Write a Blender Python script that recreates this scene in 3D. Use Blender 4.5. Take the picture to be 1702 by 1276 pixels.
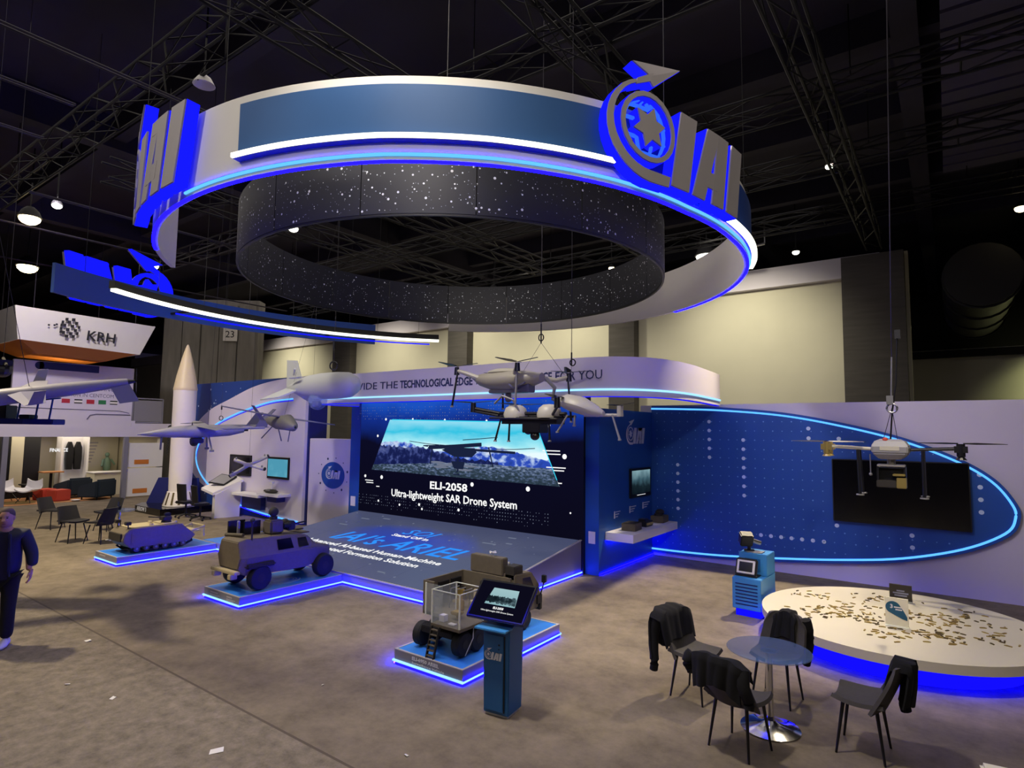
import bpy, bmesh, math, random
from math import sin, cos, pi, radians, sqrt, atan2
from mathutils import Matrix, Vector, Euler

random.seed(7)
S = bpy.context.scene
COL = S.collection
for o in list(bpy.data.objects):
    bpy.data.objects.remove(o)

# ------------------------------------------------------------------ camera
FPX, YAW, PITCH, ROLL, CAMZ = 990.0, radians(36.2), radians(4.6), radians(0.75), 2.85
_fw = Vector((-sin(YAW) * cos(PITCH), cos(YAW) * cos(PITCH), sin(PITCH)))
_rt = Vector((cos(YAW), sin(YAW), 0))
_up = _rt.cross(_fw)
_r2 = cos(ROLL) * _rt + sin(ROLL) * _up
_u2 = -sin(ROLL) * _rt + cos(ROLL) * _up
cam = bpy.data.cameras.new('camera')
cam.sensor_width = 36.0
cam.lens = FPX / 1702 * 36.0
cam.clip_end = 300
co = bpy.data.objects.new('camera', cam)
COL.objects.link(co)
co.matrix_world = Matrix(((_r2.x, _u2.x, -_fw.x, 0), (_r2.y, _u2.y, -_fw.y, 0), (_r2.z, _u2.z, -_fw.z, CAMZ), (0, 0, 0, 1)))
S.camera = co

# ------------------------------------------------------------------ world, exposure
w = bpy.data.worlds.new('world')
S.world = w
w.use_nodes = True
w.node_tree.nodes['Background'].inputs[0].default_value = (0.40, 0.34, 0.75, 1)
w.node_tree.nodes['Background'].inputs[1].default_value = 0.02
S.view_settings.view_transform = 'Standard'
S.view_settings.look = 'None'
S.view_settings.gamma = 1.0
S.view_settings.use_curve_mapping = False
S.view_settings.exposure = 0.0


def lamp(name, kind, loc, power, col=(1, 0.86, 0.68), aim=None, size=0.3, spot=60, blend=0.6, sy=None):
    l = bpy.data.lights.new(name, kind)
    l.energy = power
    l.color = col
    if kind == 'AREA':
        l.size = size
        if sy:
            l.shape = 'RECTANGLE'
            l.size_y = sy
    else:
        l.shadow_soft_size = size
    if kind == 'SPOT':
        l.spot_size = radians(spot)
        l.spot_blend = blend
    o = bpy.data.objects.new(name, l)
    COL.objects.link(o)
    o.location = loc
    if aim:
        o.rotation_euler = (Vector(aim) - Vector(loc)).to_track_quat('-Z', 'Y').to_euler()
    return o


WARM = (1, 0.85, 0.58)
NEUT = (1, 0.91, 0.76)
COOL = (0.86, 0.84, 1.0)
# hall lamps: spots hanging in the rig above the booth, with added fills among them
lamp('hall_spot', 'SPOT', (-15.2, 1.2, 9.3), 3600, WARM, (-11.8, 3.4, 0), 0.25, 62, 0.9)
lamp('hall_spot', 'SPOT', (-17.0, 4.3, 9.3), 3200, WARM, (-18.5, 5.0, 0), 0.25, 80, 0.9)
lamp('hall_spot', 'SPOT', (-2.1, 15.0, 9.3), 6000, WARM, (-3.4, 10.0, 0), 0.2, 42, 0.7)
lamp('hall_spot', 'SPOT', (-4.0, 3.2, 9.2), 1700, NEUT, (-3.6, 3.2, 0), 0.3, 80, 0.9)
lamp('hall_spot', 'SPOT', (0.4, 5.6, 9.0), 1500, (1, 0.88, 0.68), (-0.5, 9.8, 0.3), 0.12, 30, 0.5)
lamp('hall_spot', 'SPOT', (-6.5, 4.2, 9.0), 1400, NEUT, (-5.6, 7.3, 0.5), 0.2, 50, 0.8)
lamp('hall_spot', 'SPOT', (-9.4, 2.0, 9.0), 1900, NEUT, (-15.5, 10.8, 2.0), 0.3, 45, 0.9)
lamp('hall_spot', 'SPOT', (-16.0, 2.0, 9.0), 2600, (1, 0.86, 0.74), (-20.5, 10.0, 3.5), 0.3, 42, 0.9)
lamp('hall_spot', 'SPOT', (-3.2, 4.0, 9.0), 1200, (1, 0.9, 0.9), (0.2, 13.6, 2.6), 0.3, 46, 0.9)
lamp('hall_spot', 'SPOT', (-3.5, 1.5, 9.0), 1000, (1, 0.92, 0.86), (-7.5, 9.3, 4.0), 0.3, 40, 0.9)
lamp('hall_spot', 'SPOT', (-6.5, -1.5, 8.0), 380, (1, 0.94, 0.86), (-8.0, 4.0, 5.9), 0.3, 80, 0.9)
lamp('hall_spot', 'SPOT', (1.5, -3.0, 7.5), 1000, NEUT, (-3.0, 5.5, 5.5), 0.3, 60, 0.9)  # unseen fill behind the camera, added to brighten the ring emblem faces
lamp('hall_spot', 'SPOT', (-20.0, 5.4, 9.3), 1700, (1, 0.9, 0.92), (-26.9, 8.4, 4.0), 0.3, 75, 0.9)
lamp('sign_fill', 'POINT', (-27.2, 8.1, 4.6), 40, (1, 0.8, 0.55), None, 0.2)  # added point fill that brightens the sign's orange underside
lamp('booth_lamp', 'AREA', (-28.8, 8.8, 2.44), 70, (1, 0.86, 0.66), (-28.8, 8.8, 0), 2.4, sy=3.6)
# wall washers on the far hall wall
for _x, _p in ((-6.2, 1300), (-14.0, 1200), (-19.5, 1100), (-26.0, 1200), (-36, 1500)):
    lamp('wall_washer', 'SPOT', (_x, 19.2, 9.4), _p, (1, 0.93, 0.68), (_x, 24.0, 5.2), 0.3, 95, 1.0)
lamp('wall_washer', 'SPOT', (5.5, 27.0, 7.4), 1600, (0.96, 1.0, 0.50), (6.2, 31.0, 4.4), 0.3, 110, 1.0)
# soft spill of the whole hall from above
lamp('hall_spill', 'AREA', (-9, 3, 10.3), 880, (1, 0.91, 0.80), (-9, 3, 0), 30, sy=14)
lamp('hall_spill', 'AREA', (-18, 16, 10.3), 450, (1, 0.9, 0.86), (-18, 16, 0), 30, sy=10)

# ------------------------------------------------------------------ helpers
def lin(h):
    if isinstance(h, str):
        h = h.lstrip('#')
        h = [int(h[i:i + 2], 16) / 255 for i in (0, 2, 4)]
    return tuple(c / 12.92 if c <= 0.04045 else ((c + 0.055) / 1.055) ** 2.4 for c in h)


M = {}


def mat(name, col, rough=0.5, metal=0.0, noise=0.0, nscale=8.0, bump=0.0, bscale=60.0, trans=0.0, alpha=1.0, spec=0.5, stretch=None):
    m = bpy.data.materials.new(name)
    m.use_nodes = True
    nt = m.node_tree
    b = nt.nodes['Principled BSDF']
    c = lin(col)
    b.inputs['Base Color'].default_value = (*c, 1)
    b.inputs['Roughness'].default_value = rough
    b.inputs['Metallic'].default_value = metal
    b.inputs['Specular IOR Level'].default_value = spec
    b.inputs['Transmission Weight'].default_value = trans
    b.inputs['Alpha'].default_value = alpha
    if noise or bump:
        tc = nt.nodes.new('ShaderNodeTexCoord')
        mp = nt.nodes.new('ShaderNodeMapping')
        nt.links.new(tc.outputs['Object'], mp.inputs[0])
        if stretch:
            mp.inputs['Scale'].default_value = stretch
    if noise:
        n = nt.nodes.new('ShaderNodeTexNoise')
        n.inputs['Scale'].default_value = nscale
        n.inputs['Detail'].default_value = 4
        nt.links.new(mp.outputs[0], n.inputs['Vector'])
        r = nt.nodes.new('ShaderNodeMapRange')
        r.inputs[1].default_value = 0.25
        r.inputs[2].default_value = 0.75
        r.inputs[3].default_value = 1 - noise
        r.inputs[4].default_value = 1 + noise
        nt.links.new(n.outputs[0], r.inputs[0])
        mx = nt.nodes.new('ShaderNodeMix')
        mx.data_type = 'RGBA'
        mx.blend_type = 'MULTIPLY'
        mx.inputs[0].default_value = 1
        mx.inputs[6].default_value = (*c, 1)
        nt.links.new(r.outputs[0], mx.inputs[7])
        nt.links.new(mx.outputs[2], b.inputs['Base Color'])
    if bump:
        n2 = nt.nodes.new('ShaderNodeTexNoise')
        n2.inputs['Scale'].default_value = bscale
        n2.inputs['Detail'].default_value = 3
        nt.links.new(mp.outputs[0], n2.inputs['Vector'])
        bp = nt.nodes.new('ShaderNodeBump')
        bp.inputs['Strength'].default_value = bump
        nt.links.new(n2.outputs[0], bp.inputs['Height'])
        nt.links.new(bp.outputs[0], b.inputs['Normal'])
    M[name] = m
    return m


def emat(name, col, strength=1.0, raw=False):
    m = bpy.data.materials.new(name)
    m.use_nodes = True
    nt = m.node_tree
    nt.nodes.remove(nt.nodes['Principled BSDF'])
    e = nt.nodes.new('ShaderNodeEmission')
    e.inputs[0].default_value = (*(col if raw else lin(col)), 1)
    e.inputs[1].default_value = strength
    nt.links.new(e.outputs[0], nt.nodes['Material Output'].inputs[0])
    M[name] = m
    return m


def quad_uv(fr, n):
    return fr


class MB:
    def __init__(s):
        s.v, s.f = [], []

    def add(s, vs, fs, m=None):
        b = len(s.v)
        for p in vs:
            p = Vector(p)
            s.v.append(m @ p if m else p)
        s.f += [tuple(i + b for i in q) for q in fs]
        return s

    def box(s, x0, x1, y0, y1, z0, z1, m=None):
        return s.add([(x0, y0, z0), (x1, y0, z0), (x1, y1, z0), (x0, y1, z0), (x0, y0, z1), (x1, y0, z1), (x1, y1, z1), (x0, y1, z1)],
                     [(3, 2, 1, 0), (4, 5, 6, 7), (0, 1, 5, 4), (1, 2, 6, 5), (2, 3, 7, 6), (3, 0, 4, 7)], m)

    def cbox(s, c, d, rot=(0, 0, 0), m=None):
        k = Matrix.Translation(c) @ Euler(rot).to_matrix().to_4x4()
        if m:
            k = m @ k
        return s.box(-d[0] / 2, d[0] / 2, -d[1] / 2, d[1] / 2, -d[2] / 2, d[2] / 2, k)

    def prism(s, pts, z0, z1, m=None):
        n = len(pts)
        return s.add([(x, y, z0) for x, y in pts] + [(x, y, z1) for x, y in pts],
                     [tuple(range(n))[::-1], tuple(range(n, 2 * n))] + [(i, (i + 1) % n, n + (i + 1) % n, n + i) for i in range(n)], m)

    def cyl(s, p, q, r0, r1=None, n=12, m=None):
        r1 = r0 if r1 is None else r1
        p, q = Vector(p), Vector(q)
        k = (q - p).to_track_quat('Z', 'Y').to_matrix()
        vs = [p + k @ Vector((r0 * cos(2 * pi * i / n), r0 * sin(2 * pi * i / n), 0)) for i in range(n)]
        vs += [q + k @ Vector((r1 * cos(2 * pi * i / n), r1 * sin(2 * pi * i / n), 0)) for i in range(n)]
        return s.add(vs, [tuple(range(n))[::-1], tuple(range(n, 2 * n))] + [(i, (i + 1) % n, n + (i + 1) % n, n + i) for i in range(n)], m)

    def tube(s, pts, r, n=6, m=None, closed=False):
        pts = [Vector(p) for p in pts]
        N = len(pts)
        rs = r if isinstance(r, (list, tuple)) else [r] * N
        b = []
        for i, p in enumerate(pts):
            a = pts[(i - 1) % N] if (closed or i > 0) else p
            c = pts[(i + 1) % N] if (closed or i < N - 1) else p
            k = (c - a).normalized().to_track_quat('Z', 'Y').to_matrix()
            b += [p + k @ Vector((rs[i] * cos(2 * pi * j / n), rs[i] * sin(2 * pi * j / n), 0)) for j in range(n)]
        fs = []
        for i in range(N if closed else N - 1):
            i2 = (i + 1) % N
            fs += [(i * n + j, i * n + (j + 1) % n, i2 * n + (j + 1) % n, i2 * n + j) for j in range(n)]
        if not closed:
            fs += [tuple(range(n))[::-1], tuple(range((N - 1) * n, N * n))]
        return s.add(b, fs, m)

    def lathe(s, prof, n=24, m=None, a0=0.0, a1=2 * pi):
        full = abs(a1 - a0 - 2 * pi) < 1e-6
        vs, fs = [], []
        k = n if full else n + 1
        for r, z in prof:
            vs += [(r * cos(a0 + (a1 - a0) * i / n), r * sin(a0 + (a1 - a0) * i / n), z) for i in range(k)]
        for j in range(len(prof) - 1):
            for i in range(n):
                i2 = (i + 1) % k
                fs.append((j * k + i, j * k + i2, (j + 1) * k + i2, (j + 1) * k + i))
        if full:
            if prof[0][0] > 1e-6:
                fs.append(tuple(range(k))[::-1])
            if prof[-1][0] > 1e-6:
                fs.append(tuple(range((len(prof) - 1) * k, len(prof) * k)))
        return s.add(vs, fs, m)

    def ball(s, c, r, nu=12, nv=8, m=None):
        r = r if isinstance(r, (list, tuple)) else (r, r, r)
        pr = [(sin(pi * i / nv), -cos(pi * i / nv)) for i in range(nv + 1)]
        k = Matrix.Translation(c) @ Matrix.Diagonal((r[0], r[1], r[2], 1))
        return s.lathe(pr, nu, (m @ k) if m else k)

    def loft(s, secs, m=None, cap=True, closed=True):
        n = len(secs[0])
        vs = [p for q in secs for p in q]
        fs = []
        for j in range(len(secs) - 1):
            for i in range(n if closed else n - 1):
                fs.append((j * n + i, j * n + (i + 1) % n, (j + 1) * n + (i + 1) % n, (j + 1) * n + i))
        if cap and closed:
            fs += [tuple(range(n))[::-1], tuple(range((len(secs) - 1) * n, len(secs) * n))]
        return s.add(vs, fs, m)

    def sheet(s, fn, nu, nv, th=0.0, m=None):
        """grid fn(u,v)->point, optionally with thickness along its normals"""
        P = [[Vector(fn(i / nu, j / nv)) for i in range(nu + 1)] for j in range(nv + 1)]
        k = nu + 1
        fs = [(j * k + i, j * k + i + 1, (j + 1) * k + i + 1, (j + 1) * k + i) for j in range(nv) for i in range(nu)]
        top = [p for row in P for p in row]
        if not th:
            return s.add(top, fs, m)
        bot = []
        for j in range(nv + 1):
            for i in range(nu + 1):
                a = P[j][min(i + 1, nu)] - P[j][max(i - 1, 0)]
                b = P[min(j + 1, nv)][i] - P[max(j - 1, 0)][i]
                nn = a.cross(b)
                nn = nn.normalized() if nn.length > 1e-9 else Vector((0, 0, 1))
                bot.append(P[j][i] - nn * th)
        K = len(top)
        f2 = fs + [tuple(K + q for q in reversed(f)) for f in fs]
        edge = [j * k for j in range(nv + 1)][::-1], [j * k + nu for j in range(nv + 1)], [i for i in range(k)], [nv * k + i for i in range(k)][::-1]
        for e in edge:
            f2 += [(e[t + 1], e[t], K + e[t], K + e[t + 1]) for t in range(len(e) - 1)]
        return s.add(top + bot, f2, m)

    def mesh(s, name, smooth=35, bevel=0.0):
        me = bpy.data.meshes.new(name)
        me.from_pydata([tuple(p) for p in s.v], [], s.f)
        bm = bmesh.new()
        bm.from_mesh(me)
        bmesh.ops.recalc_face_normals(bm, faces=bm.faces)
        if bevel:
            es = [e for e in bm.edges if len(e.link_faces) == 2 and e.calc_face_angle(0) > 0.6]
            bmesh.ops.bevel(bm, geom=es, offset=bevel, segments=2, affect='EDGES', clamp_overlap=True)
        bm.to_mesh(me)
        bm.free()
        if smooth:
            me.polygons.foreach_set('use_smooth', [True] * len(me.polygons))
            me.set_sharp_from_angle(angle=radians(smooth))
        return me

    def build(s, name, m, parent=None, smooth=35, bevel=0.0, kind=None, label=None):
        me = s.mesh(name, smooth, bevel)
        return put(name, me, m, parent, kind, label)


def put(name, me, m, parent=None, kind=None, label=None):
    o = bpy.data.objects.new(name, me)
    COL.objects.link(o)
    if m is not None and not me.materials:
        me.materials.append(M[m] if isinstance(m, str) else m)
    if parent is not None:
        o.parent = parent
    if kind:
        o['kind'] = kind
    if label:
        o['label'] = label
    return o


def tag(o, label, cat, group=None):
    o['label'] = label
    o['category'] = cat
    if group:
        o['group'] = group
    return o


def thing(name, label, cat, loc=(0, 0, 0), rz=0.0, group=None, rot=None):
    o = bpy.data.objects.new(name, None)
    o.empty_display_size = 0.1
    COL.objects.link(o)
    o.location = loc
    o.rotation_euler = rot if rot else (0, 0, rz)
    return tag(o, label, cat, group)


KIDS = {}


def dup(root, loc, rz, label, group=None):
    r = root.copy()
    COL.objects.link(r)
    r.location = loc
    r.rotation_euler = (0, 0, rz)
    r['label'] = label
    if group:
        r['group'] = group
    for ch in list(root.children):
        c = ch.copy()
        COL.objects.link(c)
        c.parent = r
        for g in list(ch.children):
            d = g.copy()
            COL.objects.link(d)
            d.parent = c
    return r


def frame(o, x, y):
    """matrix whose columns are x axis, y axis and their normal, at o"""
    x, y = Vector(x).normalized(), Vector(y).normalized()
    z = x.cross(y)
    return Matrix(((x.x, y.x, z.x, o[0]), (x.y, y.y, z.y, o[1]), (x.z, y.z, z.z, o[2]), (0, 0, 0, 1)))


def text_mesh(txt, size, depth=0.002, align='LEFT', shear=0.0, bold=0.0, width=None):
    c = bpy.data.curves.new('lettering', 'FONT')
    c.body = txt
    c.size = size
    c.extrude = depth
    c.align_x = align
    c.shear = shear
    c.offset = bold
    c.resolution_u = 2
    o = bpy.data.objects.new('lettering', c)
    COL.objects.link(o)
    dg = bpy.context.evaluated_depsgraph_get()
    me = bpy.data.meshes.new_from_object(o.evaluated_get(dg))
    bpy.data.objects.remove(o)
    me.materials.clear()
    if width:
        xs = [v.co.x for v in me.vertices]
        if xs and max(xs) > min(xs):
            k = width / (max(xs) - min(xs))
            me.transform(Matrix.Diagonal((k, 1, 1, 1)))
    return me


def text(txt, size, m, mtx, parent, depth=0.002, align='LEFT', shear=0.0, bold=0.0, width=None, name='lettering', label=None):
    me = text_mesh(txt, size, depth, align, shear, bold, width)
    me.transform(mtx)
    return put(name, me, m, parent, None, label)


def crom(pts, k=8, closed=False):
    out = []
    n = len(pts)
    for i in range(n if closed else n - 1):
        g = lambda j: Vector(pts[j % n]) if closed else Vector(pts[max(0, min(n - 1, j))])
        a, b, c, d = g(i - 1), g(i), g(i + 1), g(i + 2)
        for t in range(k):
            t /= k
            out.append(0.5 * ((2 * b) + (c - a) * t + (2 * a - 5 * b + 4 * c - d) * t * t + (3 * b - a - 3 * c + d) * t ** 3))
    if not closed:
        out.append(Vector(pts[-1]))
    return out


# the company emblem as flat polygons, letter height 1, origin at the foot of the first I
def emblem():
    P = []
    P.append([(0, 0), (.34, 0), (.54, 1), (.2, 1)])
    P += [[(.42, 0), (.70, 0), (1.08, 1), (.80, 1)], [(.86, 0), (1.15, 0), (1.33, 1), (1.05, 1)], [(.62, .2), (1.0, .2), (1.05, .42), (.72, .42)], [(.8, .82), (1.3, .82), (1.33, 1), (.80, 1)]]
    P.append([(1.24, 0), (1.58, 0), (1.78, 1), (1.44, 1)])
    c = (-.36, .62)

    def arc(r0, r1, a0, a1, n):
        for i in range(n):
            t, u = radians(a0 + (a1 - a0) * i / n), radians(a0 + (a1 - a0) * (i + 1) / n)
            P.append([(c[0] + r0 * cos(t), c[1] + r0 * sin(t)), (c[0] + r1 * cos(t), c[1] + r1 * sin(t)),
                      (c[0] + r1 * cos(u), c[1] + r1 * sin(u)), (c[0] + r0 * cos(u), c[1] + r0 * sin(u))])
    arc(.37, .43, 0, 360, 24)
    for i in range(14):
        t, u = radians(112 + 158 * i / 14), radians(112 + 158 * (i + 1) / 14)
        a, b = .53, .57 + .10 * i / 14
        b2 = .57 + .10 * (i + 1) / 14
        P.append([(c[0] + a * cos(t), c[1] + a * sin(t)), (c[0] + b * cos(t), c[1] + b * sin(t)), (c[0] + b2 * cos(u), c[1] + b2 * sin(u)), (c[0] + a * cos(u), c[1] + a * sin(u))])
    P.append([(c[0], c[1] - .67), (-.05, -.04), (-.02, .09), (c[0], c[1] - .53)])
    P += [[(-.57, 1.09), (-.55, 1.17), (-.30, 1.32), (-.34, 1.20)], [(-.62, 1.36), (.18, 1.53), (-.34, 1.26)], [(-.34, 1.26), (.18, 1.53), (-.30, 1.14), (-.36, 1.20)]]
    star = []
    for i in range(6):
        t = radians(75 + 60 * i)
        star.append((c[0] + .26 * cos(t), c[1] + .26 * sin(t)))
    for i in range(6):
        t = radians(105 + 60 * i)
        k = (c[0] + .148 * cos(t), c[1] + .148 * sin(t))
        t0 = radians(45 + 60 * i)
        j = (c[0] + .148 * cos(t0), c[1] + .148 * sin(t0))
        P.append([c, j, star[i], k])
    return P


def globe_lines():
    c = (-.36, .62)
    P = []
    for k in (-.26, -.1, .1, .26):
        for i in range(8):
            t, u = -1.3 + 2.6 * i / 8, -1.3 + 2.6 * (i + 1) / 8
            q = lambda a, d: (c[0] + (k * 1.3) * cos(a) + d, c[1] + .36 * sin(a))
            P.append([q(t, -.012), q(t, .012), q(u, .012), q(u, -.012)])
            q2 = lambda a, d: (c[0] + sqrt(max(0, .36 ** 2 - k * k)) * sin(a) / sin(1.3), c[1] + k + .08 * k * cos(a) + d)
            P.append([q2(t, -.012), q2(t, .012), q2(u, .012), q2(u, -.012)])
    return P


EMB = emblem()
GLB = globe_lines()


def put_emblem(mtx, sc, depth, m, parent, name='emblem', mg=None):
    b = MB()
    for p in EMB:
        b.prism([(x * sc, y * sc) for x, y in p], 0, depth, mtx)
    for p in (GLB if sc > .5 else []):
        b.prism([(x * sc, y * sc) for x, y in p], 0, depth * .6, mtx)
    return b.build(name, m, parent, smooth=0)

# ------------------------------------------------------------------ materials
mat('carpet', '#7b7061', 0.95, noise=0.28, nscale=2.2, bump=0.5, bscale=90, spec=0.1)
mat('carpet_aisle', '#807668', 0.97, noise=0.30, nscale=9, bump=0.6, bscale=70, spec=0.1)
mat('ceiling', '#33303f', 0.9, noise=0.4, nscale=0.3)
mat('rig', '#0f0e14', 0.6, 0.3)
mat('rig_light', '#302c3a', 0.55, 0.3)
mat('deck', '#565164', 0.8)
mat('duct', '#19181c', 0.6, 0.2)
mat('concrete', '#86827a', 0.9, noise=0.18, nscale=1.5, bump=0.2, bscale=20, stretch=(3, 3, 0.4))
mat('pillar', '#55514f', 0.9, noise=0.15, nscale=2.5, bump=0.3, bscale=30, stretch=(0.4, 0.4, 4))
mat('cream', '#cfcab8', 0.9, noise=0.05, nscale=0.6)
mat('dark_hall', '#23211f', 0.9)
mat('white_wall', '#d3ccda', 0.6, noise=0.02, nscale=1.2)  # lilac tint puts the blue cast of the strips into the white
mat('white', '#e2dfe0', 0.5)
mat('fabric_white', '#d6d2cc', 0.8, noise=0.02, nscale=3)
mat('blue_wall', '#1a4fa0', 0.5, noise=0.08, nscale=0.9)
mat('blue_dark', '#123a86', 0.5)
mat('blue_band', '#174e8a', 0.6, noise=0.05, nscale=2)
mat('navy', '#0b1560', 0.5)
mat('blue_kiosk', '#1f5f9c', 0.45, noise=0.05, nscale=5)
mat('blue_podium', '#3f8fd0', 0.45)
mat('blue_print', '#3a88f0', 0.35, noise=0.15, nscale=2.5)
mat('grey_panel', '#85828a', 0.6)
mat('grey_face', '#a09a9c', 0.7)
mat('edge_trim', '#b9b4b4', 0.4)
mat('drum', '#0a0c1e', 0.55, noise=0.15, nscale=2)
mat('dot_white', '#d9dbe6', 0.6)
mat('dot_dim', '#8f93a8', 0.6)
mat('dot_blue', '#c9dcf4', 0.6)
mat('dot_faint', '#6d9bd4', 0.6)
mat('black', '#0c0c0f', 0.5)
mat('black_gloss', '#060609', 0.12)
mat('screen_off', '#060608', 0.18)
mat('rubber', '#131318', 0.75)
mat('tan', '#6c6150', 0.65, noise=0.08, nscale=18)
mat('tan_light', '#b7a983', 0.65)
mat('olive', '#5f5645', 0.7, noise=0.1, nscale=14)
mat('olive_dark', '#2b2721', 0.75)
mat('glass_dark', '#0a0c12', 0.1)
mat('chrome', '#d8d8dc', 0.12, 1.0)
mat('steel', '#9a9a9e', 0.35, 0.9)
mat('table_glass', '#5d6f93', 0.06, 0.0, alpha=0.42)
mat('acrylic', '#cfd8d8', 0.08, alpha=0.16)
mat('acrylic_edge', '#e6e8d8', 0.3)
mat('chair_grey', '#4a4643', 0.75, noise=0.08, nscale=30)
mat('chair_black', '#222025', 0.8, noise=0.1, nscale=30)
mat('cloth_black', '#0b0b0f', 0.9, noise=0.3, nscale=9, bump=0.4, bscale=18)
mat('leg_black', '#111114', 0.4)
mat('drone_body', '#bdb9a8', 0.4)
mat('drone_grey', '#8b8a8c', 0.45)
mat('carbon', '#16161a', 0.35)
mat('drone_tan', '#a39e90', 0.4)
mat('uav_grey', '#807e8c', 0.5, noise=0.04, nscale=4)
mat('uav_dark', '#5a5878', 0.5)
mat('uav_tan', '#716e66', 0.5)
mat('blimp', '#c2c4c4', 0.55)
mat('dome', '#9fb6e6', 0.1, alpha=0.35)
mat('rocket_white', '#e6dfda', 0.4)
mat('rocket_tan', '#e0cfae', 0.45)
mat('brass', '#a58d4e', 0.4, 0.5)
mat('brass_dark', '#5a4c2c', 0.5, 0.3)
mat('gold', '#c9b36a', 0.3, 0.7)
mat('card_dark', '#39342c', 0.5)
mat('card_white', '#ece6cc', 0.6)
mat('teal_print', '#1c5876', 0.5)
mat('skin', '#b98b74', 0.6)
mat('hair', '#5b4b44', 0.8)
mat('jacket', '#1a1d33', 0.65, bump=0.25, bscale=24)
mat('sweater', '#111019', 0.9)
mat('trousers', '#0d0d12', 0.9)
mat('shoe', '#c9c4d4', 0.7)
mat('eye', '#1a1412', 0.3)
mat('lips', '#8d5a50', 0.6)
mat('red', '#b8402c', 0.7)
mat('orange_rug', '#b98254', 0.95, noise=0.1, nscale=4)
mat('orange_print', '#c9772e', 0.6)
mat('orange_sign', '#d9822a', 0.6)
mat('armchair', '#1d2a36', 0.75)
mat('counter', '#cdc6ae', 0.6)
mat('ink', '#202026', 0.7)
mat('ink_navy', '#26305e', 0.7)
mat('ink_grey', '#66627a', 0.7)
mat('paper', '#e8e4dc', 0.8)
mat('statue', '#7c9a86', 0.6)
mat('jute', '#7a6436', 0.95)
mat('flag_red', '#b3283a', 0.6)
mat('flag_green', '#2c7a4a', 0.6)
mat('flag_black', '#1a1a1c', 0.6)

def mottle(name, scale, detail, amp):
    for n in M[name].node_tree.nodes:
        if n.type == 'TEX_NOISE' and n.inputs['Scale'].default_value < 20:
            n.inputs['Scale'].default_value = scale
            n.inputs['Detail'].default_value = detail
            n.inputs['Roughness'].default_value = 0.75
        if n.type == 'MAP_RANGE':
            n.inputs[3].default_value, n.inputs[4].default_value = 1 - amp, 1 + amp


mottle('carpet', 2.0, 9, 0.42)
mottle('carpet_aisle', 6.0, 10, 0.5)
mat('carpet_seam', '#5a5044', 0.97)
emat('led_white', (1.0, 0.98, 0.80), 2.6, raw=True)
emat('led_blue', (0.10, 0.42, 1.0), 1.5, raw=True)
emat('led_core', (0.30, 0.62, 1.0), 1.5, raw=True)
emat('glow_blue', (0.0008, 0.0004, 1.0), 40.0, raw=True)  # added emitters next to the light strips to cast pure blue
emat('glow_up', (0.0008, 0.0004, 1.0), 45.0, raw=True)  # added thin emitters that wash the panels above them in blue
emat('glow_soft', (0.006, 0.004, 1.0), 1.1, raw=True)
emat('glow_strong', (0.0012, 0.0004, 1.0), 1200.0, raw=True)  # added hidden emitters, boosted to turn the vehicle sides blue
emat('glow_outline', (0.006, 0.008, 1.0), 1.3, raw=True)
emat('globe_light', (0.03, 0.14, 1.0), 1.0, raw=True)
emat('lamp_warm', (1.0, 0.80, 0.42), 14, raw=True)
emat('lamp_white', (1.0, 0.97, 0.82), 5, raw=True)
emat('px_white', '#ffffff', 1.0)
emat('px_blue', '#2f8cf0', 1.1)
emat('px_soft', '#8a93ac', 0.6)
emat('px_dark', '#0d0c1c', 0.9)
emat('px_silhouette', '#1b2440', 0.9)
emat('px_glow', '#35d6f5', 1.0)
emat('cabinet_light', '#ffffff', 1.4)


def grad(name, stops, axis=2, lo=0.0, hi=1.0, strength=1.0, noise=0.0, nscale=4.0, namp=0.3, stretch=(1, 1, 1), rough=None):
    """emissive picture material: colour ramp along an object axis, broken up by noise"""
    m = bpy.data.materials.new(name)
    m.use_nodes = True
    nt = m.node_tree
    nt.nodes.remove(nt.nodes['Principled BSDF'])
    e = nt.nodes.new('ShaderNodeEmission')
    tc = nt.nodes.new('ShaderNodeTexCoord')
    sp = nt.nodes.new('ShaderNodeSeparateXYZ')
    nt.links.new(tc.outputs['Object'], sp.inputs[0])
    mr = nt.nodes.new('ShaderNodeMapRange')
    mr.inputs[1].default_value = lo
    mr.inputs[2].default_value = hi
    nt.links.new(sp.outputs[axis], mr.inputs[0])
    src = mr.outputs[0]
    if noise:
        mp = nt.nodes.new('ShaderNodeMapping')
        mp.inputs['Scale'].default_value = stretch
        nt.links.new(tc.outputs['Object'], mp.inputs[0])
        n = nt.nodes.new('ShaderNodeTexNoise')
        n.inputs['Scale'].default_value = nscale
        n.inputs['Detail'].default_value = 6
        nt.links.new(mp.outputs[0], n.inputs['Vector'])
        a = nt.nodes.new('ShaderNodeMath')
        a.operation = 'MULTIPLY_ADD'
        a.inputs[1].default_value = namp
        nt.links.new(n.outputs[0], a.inputs[0])
        nt.links.new(src, a.inputs[2])
        b = nt.nodes.new('ShaderNodeMath')
        b.operation = 'SUBTRACT'
        b.inputs[1].default_value = namp * .5
        nt.links.new(a.outputs[0], b.inputs[0])
        src = b.outputs[0]
    r = nt.nodes.new('ShaderNodeValToRGB')
    el = r.color_ramp.elements
    while len(el) < len(stops):
        el.new(0.5)
    for k, (p, c) in enumerate(stops):
        el[k].position = p
        el[k].color = (*lin(c), 1)
    nt.links.new(src, r.inputs[0])
    nt.links.new(r.outputs[0], e.inputs[0])
    e.inputs[1].default_value = strength
    nt.links.new(e.outputs[0], nt.nodes['Material Output'].inputs[0])
    M[name] = m
    return m


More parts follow.
